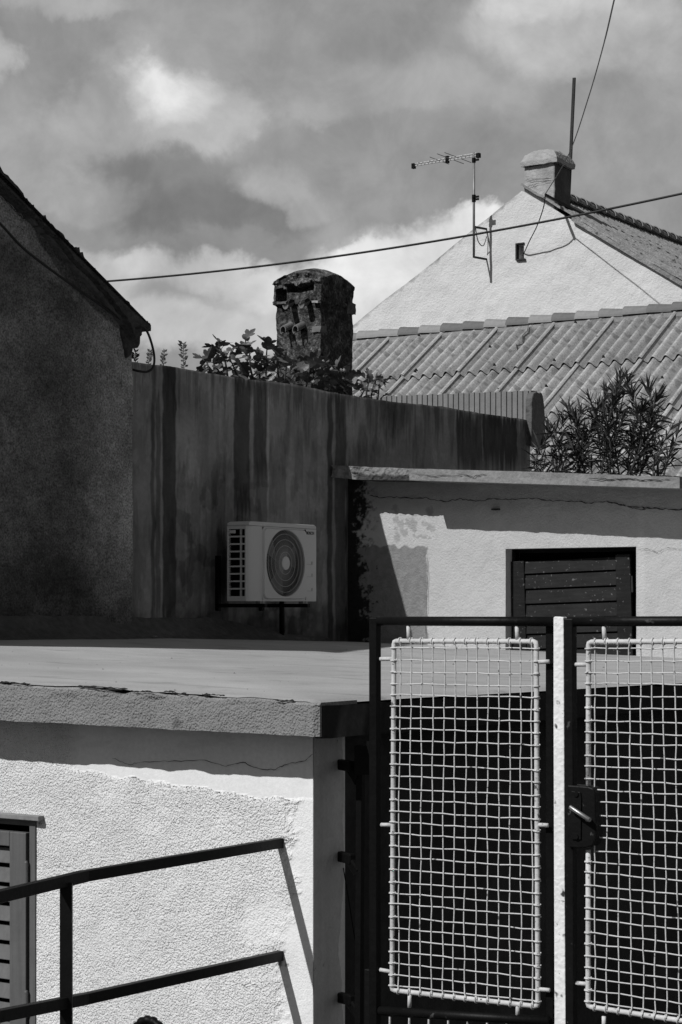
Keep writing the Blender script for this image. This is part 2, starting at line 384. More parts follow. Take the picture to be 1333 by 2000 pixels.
# side wall in the passage: painted white for the first stretch, then raw damp concrete
def side_edge(z):
    return .152 + .012*(vn(z*3+40, z*0)-.5)*2 + .012*(fbm(z*14, z*0+3, 3)-.5)*2
m = MB(); zz = np.linspace(-2.5, -.1, 260)
P0, _ = NS.px(612, 1500)
xe = NS.px(668, 1500)[0] - P0; x0 = P0
vs = []; fs = []
for i, z in enumerate(zz):
    e = x0 + xe + .012*float(fbm(z*3+40, 0, 2)-.5)*2 + .024*float(fbm(z*11, 3.3, 5)-.5)*2 - .03*math.exp(-((z+.95)/.12)**2)
    for q in ((x0-.001, -.004), ((x0+e)/2, -.004), (e, -.004), (e+.008, .035)): vs.append((q[0], q[1], z))
for i in range(len(zz)-1):
    for k in range(3): a_ = i*4+k; fs.append((a_, a_+1, a_+5, a_+4))
m.add(vs, fs)
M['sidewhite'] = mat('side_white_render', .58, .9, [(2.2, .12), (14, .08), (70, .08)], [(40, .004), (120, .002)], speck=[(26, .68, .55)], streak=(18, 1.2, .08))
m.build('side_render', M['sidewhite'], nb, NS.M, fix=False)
ribbon('crack', NS, [(614, 1470), (628, 1480), (640, 1480), (648, 1472), (656, 1460)], .003, M['crack'], nb, off=.003, seed=5)
ribbon('crack', NS, [(649, 1625), (648, 1640), (647, 1655)], .003, M['crack'], nb, off=.003, seed=6)
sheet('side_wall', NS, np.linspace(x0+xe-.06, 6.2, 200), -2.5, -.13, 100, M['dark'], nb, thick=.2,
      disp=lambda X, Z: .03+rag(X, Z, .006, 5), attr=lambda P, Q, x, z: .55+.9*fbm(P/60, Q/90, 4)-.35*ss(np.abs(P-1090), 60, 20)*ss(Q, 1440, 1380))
# slab
nu, nv = 260, 150
xs_ = np.concatenate([np.linspace(XL, -2.3, 40), np.linspace(-2.29, 0, nu-40)]); ys_ = np.linspace(0, 7.6, nv)
Xg, Yg = np.meshgrid(xs_, ys_); Zg = slabz(Xg, Yg) + .006*(fbm(Xg*1.5, Yg*1.5, 3)-.5)
# rounded, broken nose along the front edge and slight lip along the side
nose = .010*fbm(Xg*7, Yg*0+2, 4)*ss(Yg, .05, 0); Zg = Zg - nose - .012*ss(Xg, -.06, 0)
Yg2 = Yg + (.012*(fbm(Xg*9, Xg*0, 4)-.5)*2)*ss(Yg, .05, 0)
verts = np.stack([Xg.ravel(), Yg2.ravel(), Zg.ravel()], 1); nx_ = len(xs_)
fc = [(j*nx_+i, j*nx_+i+1, (j+1)*nx_+i+1, (j+1)*nx_+i) for j in range(nv-1) for i in range(nx_-1)]
me = bpy.data.meshes.new('slab_top'); me.from_pydata(verts.tolist(), [], fc); me.update()
at = me.attributes.new('st', 'FLOAT', 'POINT')
Pp = 1+.18*(fbm(Xg*.8+3, Yg*3.2, 4)-.5) - .30*ss(np.abs(fbm(Xg*.5, Yg*6.0, 2)-.5), .012, .0) - .35*ss(Yg, 7.0, 7.25)*fbm(Xg*4, Yg*4, 3)
at.data.foreach_set('value', Pp.ravel().astype(np.float32))
slab = link('roof_slab', me, M['slabtop'], nb, SL.M)
def st_face(P, Q, x, z):
    d = np.hypot(P-345, (Q-1414)*.8)+6*(fbm(P/5, Q/5, 2)-.5)
    return (1+.16*(fbm(P/40, Q/25, 4)-.5))*(1-.45*ss(d, 12, 5))*(1+.22*ss(fbm(P/38, Q*0+9, 3)*16-(Q-(1332+P*.055)), -2, 2))*(1-.15*ss(P, 608, 625))
ftop = lambda x: slabz(x, 0) - .004 - .010*float(fbm(x*7, 2, 4)) - .010*max(0., float(fbm(x*5+11, 7, 3))-.55)*6
sheet('slab_edge', SL, np.concatenate([np.linspace(XL, -2.3, 30), np.linspace(-2.29, 0, 420)]), lambda x: -.137-.0076*x+.006*float(fbm(x*12, 5, 3)), ftop, 40, M['slabface'], slab, thick=.25,
      disp=lambda X, Z: -.004+.010*(fbm(X*9, X*0, 4)-.5)*2*ss(Z, .0, -.02) + .02*ss(Z, slabz(X, 0)-.02, slabz(X, 0))*fbm(X*14, Z*30, 3) + .01*ss(X, -.03, 0), attr=st_face)
SS = Fr(S0, B)
def st_side(P, Q, x, z): return .25 + 1.1*ss(np.abs(P-690+.2*(Q-1400)), 32, 18)*ss(Q, 1368, 1380)*(.6+.8*fbm(P/8, Q/30, 3)) + .25*fbm(P/20, Q/30, 3)
sheet('slab_side', SS, np.concatenate([np.linspace(.014, 1, 160), np.linspace(1.02, 6.4, 160)]), lambda x: slabz(0, x)-.143+.005*float(fbm(x*10, 5, 3)), lambda x: slabz(0, x)-.013-.012*float(fbm(x*8, 2, 3)), 20, M['slabside'], slab, thick=.03,
      disp=lambda X, Z: -.002+.006*(fbm(X*6, Z*6, 3)-.5), attr=st_side)
ub = MB(); ub.box(XL, -.02, .035, 7.5, -.135, -.125)
ub.v = [(x, y, z-.0076*x+.016) for x, y, z in ub.v]; ub.build('slab_underside', M['slabface'], slab, SL.M)
# chips along the broken front nose
rnd = random.Random(3)
for (p0, p1, py) in ((0, 60, 1332), (150, 250, 1340), (255, 300, 1349), (320, 365, 1351), (395, 440, 1356), (535, 575, 1366), (180, 240, 1344)):
    ribbon('crack', SL, [(p0, py), ((p0*2+p1)/3, py+rnd.uniform(-1, 4)), ((p0+2*p1)/3, py+rnd.uniform(0, 5)), (p1, py+(p1-p0)*.055)], .007, M['crack'], slab, off=.012, seed=int(p0), jit=.9, sub=5)
# window with shutter, lintel board, hinges
wf = MB(); t_ = .036
wf.box(wx1-t_, wx1-.002, -.006, .10, wz_b, wz_t-.002); wf.box(wx0+.002, wx0+t_, -.006, .10, wz_b, wz_t-.002); wf.box(wx0+t_, wx1-t_, .02, .10, wz_t-.03, wz_t-.002)
win = wf.build('window_frame', M['shutgrey'], nb, NW.M, bevel=.003)
lt = MB(); lt.box(wx0-.03, NW.px(77, 1596, .03)[0], -.035, .10, wz_t+.001, wz_t+.022); lt.build('lintel_board', M['wood'], win, NW.M, bevel=.003)
dk = MB(); dk.box(wx0-.1, wx1+.05, .235, .25, wz_b-.1, wz_t+.1); dk.build('window_recess', M['deep'], win, NW.M)
sh = MB(); sx1 = NW.px(52, 1700)[0]; sx0 = wx0+t_+.02; szt = NW.px(20, 1624)[1]; szb = wz_b+.02; sw = NW.px(52, 1700)[0]-NW.px(20, 1700)[0]
sh.box(sx1-sw, sx1, -.004, .035, szb, szt); sh.box(sx0, sx0+sw, -.004, .035, szb, szt); sh.box(sx0+sw, sx1-sw, -.004, .035, szt-.062, szt); sh.box(sx0+sw, sx1-sw, -.004, .035, szb, szb+.08)
zz_ = szt-.073
while zz_ > szb+.15:
    sl = [(sx0+sw, .002, zz_-.062), (sx1-sw, .002, zz_-.062), (sx1-sw, .028, zz_), (sx0+sw, .028, zz_), (sx0+sw, .012, zz_-.062), (sx1-sw, .012, zz_-.062), (sx1-sw, .036, zz_), (sx0+sw, .036, zz_)]
    sh.add(sl, [(0,1,2,3),(4,7,6,5),(0,4,5,1),(3,2,6,7),(0,3,7,4),(1,5,6,2)]); zz_ -= .0815
sh.build('shutter', M['shutgrey'], win, NW.M, bevel=.005)
for py in (1705, 1958):
    h = MB(); hx, hz = NW.px(51, py, .02); h.tube([(hx, -.018, hz-.055), (hx, -.018, hz-.048), (hx, -.018, hz+.043), (hx, -.018, hz+.05)], [.006, .009, .009, .006], 10)
    h.build('hinge', M['shutgrey'], win, NW.M, smooth=False)

# ------------------------------------------------------------ long streaked wall
lwt = thing('boundary_wall', LW.W(-1.5, 0, 0), 'long shaded concrete wall with dark vertical rain streaks', 'wall')
top_px = [(200, 700), (258, 706), (300, 711), (345, 716), (400, 727), (484, 739), (569, 751), (653, 767), (737, 780), (850, 792), (940, 807), (1036, 822)]
lt_ = [LW.px(*p) for p in top_px]; lwtop = plin(lt_)
STK = [(296, 303, 700, 1215, .5), (305, 314, 780, 1215, .45), (318, 344, 700, 1222, .66), (344, 362, 910, 1200, .25), (395, 408, 700, 960, .15), (412, 440, 930, 1215, .22), (457, 488, 740, 1010, .62), (462, 482, 960, 1020, .4), (495, 520, 745, 930, .52), (500, 522, 900, 1012, .35),
       (527, 560, 860, 1012, .22), (560, 600, 770, 860, .15), (575, 592, 850, 980, .22), (640, 650, 765, 1258, .62), (655, 676, 768, 1258, .55), (676, 684, 905, 1258, .6), (742, 752, 782, 850, .45), (756, 768, 784, 835, .35), (768, 790, 784, 850, .45), (700, 720, 840, 910, .3), (690, 760, 870, 920, .25),
       (805, 830, 840, 912, .25), (832, 842, 800, 900, .2), (893, 943, 805, 918, .62), (943, 1010, 808, 918, .72), (1012, 1030, 830, 918, .3), (590, 640, 1010, 1050, .15), (545, 556, 1185, 1258, .8), (366, 392, 1050, 1215, .18), (424, 447, 1050, 1222, .5), (400, 424, 1120, 1215, .25)]
def st_long(P, Q, x, z):
    s = 1.0 + .75*(fbm(P/70, Q/90, 5, 2)-.5) - .35*ss(fbm(P/26, Q/34, 5, 66), .52, .60)*ss(Q, 860, 1000)*ss(P, 330, 360)*ss(P, 640, 600) - .30*ss(fbm(P/10, Q/75, 5, 6), .55, .62)*fbm(P/30, Q/60, 3) + .2*ss(fbm(P/12, Q/45, 5, 16), .58, .66)
    wob = 0
    for i, (a0, a1, y0, y1, k) in enumerate(STK):
        e = 1.6; wob = 3.2*(fbm(Q/38, P*0+i*3.7, 4)-.5)*2
        w = ss(P+wob, a0-e, a0+e)*ss(P+wob, a1+e, a1-e)
        yy = Q + 26*(fbm(P/3.2, Q*0+i, 3)-.5)*2
        w = w*ss(yy, y0-12, y0+10)*ss(yy, y1+26, y1-34)
        s = s*(1-min(.88, 1.15*k)*np.minimum(1, w*(.86+.25*fbm(P/9, Q/50, 3, i))))
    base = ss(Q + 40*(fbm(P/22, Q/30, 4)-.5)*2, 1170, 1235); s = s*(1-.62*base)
    s = s*(1-.25*ss(P+8*fbm(Q/20, P*0, 3), 275, 255))
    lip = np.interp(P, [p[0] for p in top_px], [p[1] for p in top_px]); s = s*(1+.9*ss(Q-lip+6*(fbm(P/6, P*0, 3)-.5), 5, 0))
    dl = 150*np.clip(fbm(P/5, P*0, 4, 21)-.42, 0, 1)*(.4+1.2*fbm(P/60, P*0, 2, 5)) * 2.2
    s = s*(1-.34*ss(Q-lip, dl, dl*.55)*ss(dl, 4, 14))
    s = s*(1+.35*ss(np.abs(P-524), 3.5, 1)*ss(Q, 1010, 960)) * (1-.25*ss(fbm(P/14, Q/90, 4, 8), .56, .7))
    return np.clip(s, .04, 2)
x0_, x1_ = LW.px(235, 900)[0], LW.px(1036, 900)[0]
sheet('wall_panel', LW, np.linspace(x0_, x1_, 900), -.6, lambda x: lwtop(x)+.012*(float(fbm(x*6, 3, 4))-.5)+.02*(float(fbm(x*1.4, 8, 2))-.5), 330, M['long'], lwt, thick=.18,
      disp=lambda X, Z: rag(X, Z, .008, 2.5)+rag(X, Z, .003, 12), attr=st_long)
pp = [LW.px(px, py, .05) for px, py in ((1040, 778), (1043, 768), (1049, 765), (1054, 768), (1058, 766), (1061, 772), (1064, 792), (1068, 877), (1038, 869))]
m = MB(); m.prism(pp, -.05, .02); 
M['pier'] = mat('pier_concrete', .11, .95, [(3, .2), (20, .2)], [(20, .01), (60, .005)], speck=[(5, .55, .5)])
m.build('wall_pier', M['pier'], lwt, LW.M, bevel=.008)
# mortar fillet at the foot of the wall
fl = MB(); vs = []; xsf = np.linspace(LW.px(-700, 1200)[0], -.35, 260)
for x in xsf:
    n1 = float(fbm(x*3, 1, 4)); zb_ = SL.M.inverted() @ LW.W(x, 0, 0); zs = slabz(zb_.x, zb_.y) + S0.z - J.z
    hh = (.115+.05*n1)*(1-.75*float(ss(x, -1.9, -.6))); ww = (.16+.10*n1)*(1-.55*float(ss(x, -1.9, -.5)))
    off = .05 if x < -3.05 else .0
    vs += [(x, .05, zs+hh), (x, -off-.02, zs+hh*.95), (x, -off-.05-.02*n1, zs+hh*.55), (x, -off-ww*.6, zs+hh*.18), (x, -off-ww, zs-.01)]
fl.add(vs, [(i*5+k, i*5+k+1, (i+1)*5+k+1, (i+1)*5+k) for i in range(len(xsf)-1) for k in range(4)])
M['fillet'] = mat('fillet_mortar', .075, .95, [(4, .3), (20, .35)], [(14, .02), (50, .01)])
fl.build('mortar_fillet', M['fillet'], lwt, LW.M, fix=True)

# small litter on the slab
def chip(px, py, D, sx, lab, seed):
    r = random.Random(seed); m = MB(); c = U(px, py, D); vs = []
    bmx = bmesh.new(); bmesh.ops.create_icosphere(bmx, subdivisions=2, radius=1)
    for v in bmx.verts: v.co = Vector((v.co.x*sx*(1+r.uniform(-.2, .2)), v.co.y*sx*.7*(1+r.uniform(-.2, .2)), v.co.z*sx*.28*(1+r.uniform(-.2, .2))))
    me = bpy.data.meshes.new('stone'); bmx.to_mesh(me); bmx.free()
    tag(link('stone', me, M['stone'], None, Matrix.Translation(c)), lab, 'stone', 'stones lying on the roof slab')
chip(374, 1254, 13.7, .040, 'flat stone chip lying on the slab edge left below the wall unit', 1)
chip(303, 1243, 13.3, .022, 'small dark stone at the foot of the streaked wall near the house corner', 2)

gr = MB(); rg_ = random.Random(77)
for k in range(300):
    x = rg_.uniform(-3.6, -.05); y = rg_.uniform(.05, 6.8)**1.0; r_ = rg_.uniform(.001, .0045)*(2.2 if rg_.random() < .05 else 1); z = float(slabz(x, y))
    gr.add([(x+r_, y, z), (x, y+r_, z), (x-r_, y, z), (x, y-r_*.8, z), (x+rg_.uniform(-.3, .3)*r_, y, z+r_*.8)], [(0, 1, 4), (1, 2, 4), (2, 3, 4), (3, 0, 4)])
tag(gr.build('grit', M['stone'], None, SL.M, fix=False), 'fine dark grit scattered over the pale roof slab', 'grit', kind='stuff')

# ------------------------------------------------------------ left house
lh = thing('old_house', LH.W(-4.5, 0, 0), 'dark roughcast gable of an old house with crumbling roof edge', 'house')
low = [(-900, -600), (-300, 40), (0, 345), (40, 388), (75, 422), (110, 458), (150, 503), (185, 542), (218, 578), (246, 614), (262, 640), (266, 668), (261, 690)]
lp = [LH.px(*p) for p in low]; lhtop = plin([p for p in lp[:-2]])
xe_ = LH.px(259, 900)[0]
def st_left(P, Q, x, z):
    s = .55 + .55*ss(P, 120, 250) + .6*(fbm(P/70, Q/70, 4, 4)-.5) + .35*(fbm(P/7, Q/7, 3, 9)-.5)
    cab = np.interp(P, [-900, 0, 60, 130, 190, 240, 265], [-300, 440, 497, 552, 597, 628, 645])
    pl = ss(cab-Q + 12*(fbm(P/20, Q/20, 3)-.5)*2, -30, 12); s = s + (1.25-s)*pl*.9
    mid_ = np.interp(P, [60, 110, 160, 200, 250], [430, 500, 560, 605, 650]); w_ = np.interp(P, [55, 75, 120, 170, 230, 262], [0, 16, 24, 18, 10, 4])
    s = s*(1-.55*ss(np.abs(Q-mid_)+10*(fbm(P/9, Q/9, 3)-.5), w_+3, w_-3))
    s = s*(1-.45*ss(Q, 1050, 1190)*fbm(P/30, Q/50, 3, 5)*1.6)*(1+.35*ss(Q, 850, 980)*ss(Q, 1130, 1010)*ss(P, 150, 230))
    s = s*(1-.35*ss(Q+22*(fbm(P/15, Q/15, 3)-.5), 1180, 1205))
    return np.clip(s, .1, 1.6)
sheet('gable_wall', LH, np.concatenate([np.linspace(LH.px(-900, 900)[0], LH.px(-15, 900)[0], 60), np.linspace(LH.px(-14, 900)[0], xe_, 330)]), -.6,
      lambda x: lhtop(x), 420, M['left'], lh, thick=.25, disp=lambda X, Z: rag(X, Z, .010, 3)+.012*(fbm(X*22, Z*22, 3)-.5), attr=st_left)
up_ = [(-900, -560), (-300, 20), (0, 326), (25, 352), (50, 388), (62, 398), (80, 422), (92, 424), (105, 443), (122, 456), (140, 478), (155, 484), (172, 512), (190, 528), (206, 552), (222, 566), (238, 585), (250, 590), (262, 606), (275, 618), (288, 628), (296, 636), (294, 645), (280, 643), (278, 655), (266, 658)]
rp = [LH.px(px, py, .1) for px, py in up_]
dn = [LH.px(px, py, .1) for px, py in [(262, 646), (250, 622), (222, 585), (192, 552), (156, 512), (115, 466), (80, 430), (43, 394), (0, 352), (-300, 52), (-900, -580)]]
poly = []
for seq in (rp, dn):
    for i in range(len(seq)-1):
        for k in range(5):
            t = k/5; x = seq[i][0]*(1-t)+seq[i+1][0]*t; z = seq[i][1]*(1-t)+seq[i+1][1]*t
            j = .012 if 2 <= i < len(seq)-1 or seq is dn else 0
            poly.append((x+rnd.uniform(-j, j)*.6, z+rnd.uniform(-j, j)))
    poly.append(seq[-1])
m = MB(); m.prism(poly, -.10, 4.2)
ro = m.build('roof', M['leftroof'], lh, LH.M)
m = MB(); m.prism([LH.px(px, py, .02) for px, py in ((262, 650), (276, 652), (275, 672), (271, 680), (262, 678), (259, 692), (250, 700), (238, 640))], -.02, .5)
m.build('eave_corbel', M['left'].copy() if False else M['leftroof'], lh, LH.M, bevel=.01)
# lower layer of rough mortar under the verge
m = MB(); q = [(60, 411), (110, 462), (150, 508), (200, 565), (240, 614), (262, 646), (258, 650), (236, 622), (197, 576), (152, 524), (108, 474), (60, 422)]
m.prism([LH.px(px+rnd.uniform(-2, 2), py+rnd.uniform(-3, 3), .05) for px, py in q], -.05, .02); m.build('verge_mortar', M['chimcap'], ro, LH.M)
for k, (pts, w) in enumerate([([(0, 384), (18, 398), (30, 412), (48, 428)], .006), ([(32, 440), (40, 446), (47, 450)], .005)]):
    ribbon('crack', LH, pts, w, M['crack'], lh, off=.014, seed=20+k)
# cable on the left house, looping round the eave
def smooth_path(pts, n=6):
    P = [Vector(p) for p in pts]; out = []
    for i in range(len(P)-1):
        p0 = P[max(i-1, 0)]; p1 = P[i]; p2 = P[i+1]; p3 = P[min(i+2, len(P)-1)]
        for k in range(n):
            t = k/n; out.append(.5*((2*p1)+(p2-p0)*t+(2*p0-5*p1+4*p2-p3)*t*t+(3*p1-p0-3*p2+p3)*t**3))
    out.append(P[-1]); return out
cp = [LH.P(px, py, o_) for px, py, o_ in ((-300, 120, .07), (-60, 378, .06), (0, 436, .045), (45, 484, .035), (100, 527, .03), (150, 563, .03), (200, 598, .03), (238, 625, .04), (262, 640, .09), (280, 640, .13), (290, 652, .13), (299, 680, .12), (302, 702, .11), (299, 718, .09), (288, 726, .06), (272, 725, .03), (260, 722, -.02))]
m = MB(); m.tube(smooth_path(cp), .0085, 8)
tag(m.build('wall_cable', M['cable'], None, smooth=True), 'thick black cable following the old house gable and looping under its eave', 'cable')

# ------------------------------------------------------------ air conditioner
AC = Fr(U(486, 1174, 13.93), B)
ac = thing('air_conditioner', AC.W(.4, .1, 0), 'white outdoor air conditioning unit with round fan grille on the streaked wall', 'air conditioner')
Wd = AC.px(618, 1100)[0]; Hh = .566; Dp = .19
m = MB()
m.box(.0, Wd, 0, .012, 0, Hh-.03)       # front skin with the fan opening cut below
m.v = []; m.f = []
fcx, fcz = AC.px(556, 1100)[0], AC.px(556, 1100)[1]; fr_ = .243; seg = 72
# front: square-to-circle ring
cor = []
x0c, x1c, z0c, z1c = fcx-fr_-.022, fcx+fr_+.022, .02, Hh-.048
ring = [(fcx+fr_*math.cos(2*math.pi*k/seg), fcz+fr_*math.sin(2*math.pi*k/seg)) for k in range(seg)]
outr = []
for k in range(seg):
    c, s_ = math.cos(2*math.pi*k/seg), math.sin(2*math.pi*k/seg)
    tx = ((x1c-fcx) if c > 0 else (fcx-x0c))/max(abs(c), 1e-6); tz = ((z1c-fcz) if s_ > 0 else (fcz-z0c))/max(abs(s_), 1e-6); t = min(tx, tz)
    # rounded corners of the square bezel
    hx_, hz_, rc = (x1c-x0c)/2, (z1c-z0c)/2, .035; mcx, mcz = (x0c+x1c)/2, (z0c+z1c)/2
    qx, qz = fcx+c*t-mcx, fcz+s_*t-mcz; ax_q, az_q = abs(qx)-(hx_-rc), abs(qz)-(hz_-rc)
    if ax_q > 0 and az_q > 0:
        l_ = math.hypot(ax_q, az_q); ax_q, az_q = ax_q*rc/l_, az_q*rc/l_; qx = math.copysign(hx_-rc+ax_q, qx); qz = math.copysign(hz_-rc+az_q, qz)
    outr.append((mcx+qx, mcz+qz))
def ringmesh(mb, i_, o_, y, yi=None):
    n = len(i_); yi = y if yi is None else yi
    mb.add([(p[0], yi, p[1]) for p in i_]+[(p[0], y, p[1]) for p in o_], [(k, (k+1) % n, n+(k+1) % n, n+k) for k in range(n)])
case = MB()
ringmesh(case, ring, outr, -.014)
case.add([(p[0], -.014, p[1]) for p in ring]+[(p[0], .03, p[1]) for p in ring], [(k, k+seg, (k+1) % seg+seg, (k+1) % seg) for k in range(seg)])
out2 = [(fcx+(p[0]-fcx)*1.02, fcz+(p[1]-fcz)*1.02) for p in outr]; ringmesh(case, outr, out2, .000, -.014)
# rest of the front: strips round the bezel
ex0, ex1, ez0, ez1 = x0c-.012, x1c+.012, z0c-.012, z1c+.012
rect = []
for k in range(seg):
    c, s_ = math.cos(2*math.pi*k/seg), math.sin(2*math.pi*k/seg); tx = ((ex1-fcx) if c > 0 else (fcx-ex0))/max(abs(c), 1e-6); tz = ((ez1-fcz) if s_ > 0 else (fcz-ez0))/max(abs(s_), 1e-6); t = min(tx, tz); rect.append((fcx+c*t, fcz+s_*t))
ringmesh(case, out2, rect, .0)
for (a0, a1, b0, b1) in ((0.07, ex0, 0.0, Hh-.032), (ex1, Wd, 0.0, Hh-.032), (ex0, ex1, 0.0, ez0), (ex0, ex1, ez1, Hh-.032)):
    case.add([(a0, 0, b0), (a1, 0, b0), (a1, 0, b1), (a0, 0, b1)], [(0, 1, 2, 3)])
for (u0, v0), (u1, v1) in (((0, .024), (.012, .010)), ((.012, .010), (.035, .0025)), ((.035, .0025), (.07, 0))): case.add([(u0, v0, 0), (u1, v1, 0), (u1, v1, Hh-.032), (u0, v0, Hh-.032)], [(0, 1, 2, 3)])
case.box(Wd-.004, Wd, 0.001, Dp, 0, Hh-.032); case.box(0.001, Wd-.005, Dp-.01, Dp, 0, Hh-.032); case.box(0, Wd-.005, .022, Dp-.012, 0, .006)
body = case.build('casing', M['casing'], ac, AC.M, fix=True)
m = MB(); m.prism([(0, Hh-.03), (Wd, Hh-.03), (Wd-.004, Hh-.010), (Wd-.03, Hh), (.03, Hh), (.004, Hh-.010)], -.004, Dp+.002); m.build('top_cover', M['casing'], ac, AC.M, bevel=.006)
# side panel with slots (9 rows, a wide and a narrow slot each)
def strip(mb, y0, y1, z0, z1): mb.box(-.001, .006, y0, y1, z0, z1)
sp = MB(); rows_ = 9; zt = Hh-.055; zb_ = .035; hh = (zt-zb_)/rows_
ya, yb, yc, yd, ye = .022, .045, .066, .078, Dp-.012          # from the front back: edge, small slot, post, post, wide slot, edge
strip(sp, .0225, .034, 0, Hh-.031); strip(sp, Dp-.018, Dp, 0, Hh-.031); strip(sp, .060, .064, zb_, zt); strip(sp, .069, .076, zb_, zt); strip(sp, .034, Dp-.018, 0, zb_); strip(sp, .034, Dp-.018, zt, Hh-.031)
for k in range(1, rows_): strip(sp, .0345, Dp-.0185, zb_+k*hh-.006, zb_+k*hh+.006)
sp.build('side_grille', M['casing'], ac, AC.M, bevel=.002)
m = MB(); m.box(.02, .024, .03, Dp-.02, .01, Hh-.04); m.build('coil', M['deep'], ac, AC.M)
m = MB(); m.box(-.012, -.001, .11, Dp-.025, Hh-.085, Hh-.062); m.build('handle', M['casing'], ac, AC.M, bevel=.004)
m = MB(); N = 48; m.add([(fcx+fr_*1.02*math.cos(2*math.pi*k/N), .06, fcz+fr_*1.02*math.sin(2*math.pi*k/N)) for k in range(N)], [tuple(range(N))[::-1]]); m.build('fan_well', M['deep'], ac, AC.M, fix=False)
m = MB()
for k in range(3):
    a0 = 2*math.pi*k/3+.4; pts = []
    for r_, da, y in ((.05, -.25, .05), (.22, -.55, .055), (.23, .25, .03), (.05, .45, .035)): pts.append((fcx+r_*math.cos(a0+da), y, fcz+r_*math.sin(a0+da)))
    m.add(pts, [(0, 1, 2, 3)])
m.build('fan', M['grille'], ac, AC.M, fix=False)
gm = MB(); sp_n = 132
for k in range(sp_n):
    a0 = 2*math.pi*k/sp_n; P_ = []
    for q_ in range(6):
        r_ = .05+(fr_-.05)*q_/5; aa = a0+.22*(q_/5)**1.2; P_.append((fcx+r_*math.cos(aa), -.006+.004*(q_/5), fcz+r_*math.sin(aa)))
    gm.tube(P_, .0016, 3, False)
gr_ = gm.build('fan_grille', M['grille'], ac, AC.M, fix=False)
rm = MB()
for rr in (.33, .52, .70, .87, .995):
    rm.tube([(fcx+fr_*rr*math.cos(2*math.pi*k/64), -.009+.004*rr, fcz+fr_*rr*math.sin(2*math.pi*k/64)) for k in range(65)], .0021, 6, False)
rm.build('grille_ring', M['rim'], gr_, AC.M, fix=False)
hb = MB(); hb.tube([(fcx, .0, fcz), (fcx, -.014, fcz), (fcx, -.017, fcz)], [.049, .049, .042], 32); hb.build('hub_cap', M['casing'], ac, AC.M, smooth=False)
for sx_ in (x0c+.03, x1c-.03):
    for sz_ in (z0c+.03, z1c-.03):
        m = MB(); m.tube([(sx_, -.009, sz_), (sx_, -.013, sz_)], .004, 8); m.build('screw', M['print'], ac, AC.M)
for py in (1098, 1122, 1150):
    ex, ez = AC.px(598, py+4)[0], AC.px(598, py+4)[1]; m = MB(); m.box(ex, ex+.085, -.003, .001, ez-.003, ez+.001); m.box(ex+.075, ex+.085, -.003, .001, ez+.0015, ez+.022); m.build('port_cover', M['emboss'], ac, AC.M)
def text_mesh(body, size, mt, parent, Mx, name):
    cu = bpy.data.curves.new('lettering', 'FONT'); cu.body = body; cu.size = size; cu.extrude = .0008; cu.offset = size*.010
    to = bpy.data.objects.new('tmp', cu); sc.collection.objects.link(to)
    dg = bpy.context.evaluated_depsgraph_get(); me = bpy.data.meshes.new_from_object(to.evaluated_get(dg))
    bpy.data.objects.remove(to); return link(name, me, mt, parent, Mx)
tx, tz = AC.px(598.5, 1043.6)[0], AC.px(598.5, 1043.6)[1]
RotX = Matrix.Rotation(math.radians(90), 4, 'X')
text_mesh('BOSCH', .031, M['print'], ac, AC.M @ Matrix.Translation((tx, -.002, tz)) @ RotX, 'brand_lettering')
m = MB(); lx, lz = AC.px(594.6, 1039.5)[0], AC.px(594.6, 1039.5)[1]; R_ = .0155
m.tube([(lx+R_*math.cos(2*math.pi*k/32), -.002, lz+R_*math.sin(2*math.pi*k/32)) for k in range(33)], .0013, 5, False)
m.box(lx-.0055, lx-.003, -.003, -.001, lz-.011, lz+.011); m.box(lx+.003, lx+.0055, -.003, -.001, lz-.011, lz+.011); m.box(lx-.003, lx+.003, -.003, -.001, lz-.0015, lz+.0015)
m.build('brand_emblem', M['print'], ac, AC.M)
# wall brackets, feet, hanging pipe
dW = (LW.o-AC.o).dot(AC.y)      # distance from the unit front back to the wall
for bx in (.17, Wd-.14):
    m = MB(); m.box(bx-.018, bx+.018, -.03, dW-.002, -.045, -.018); m.box(bx-.018, bx+.018, dW-.03, dW-.002, -.07, .33); m.build('wall_bracket', M['black'], ac, AC.M, bevel=.002)
    m = MB(); m.box(bx-.03, bx+.03, .0, .04, -.0175, -.001); m.tube([(bx, .0, -.03), (bx, .0, .0)], .008, 8); m.build('rubber_foot', M['metal'], ac, AC.M)
m = MB(); q0 = LW.P(551, 1180, .04); q1 = LW.P(551, 1262, .04); m.tube([q0+Vector((0, 0, .05)), q0, q1], .02, 10); m.build('drain_pipe', M['black'], ac, smooth=True)

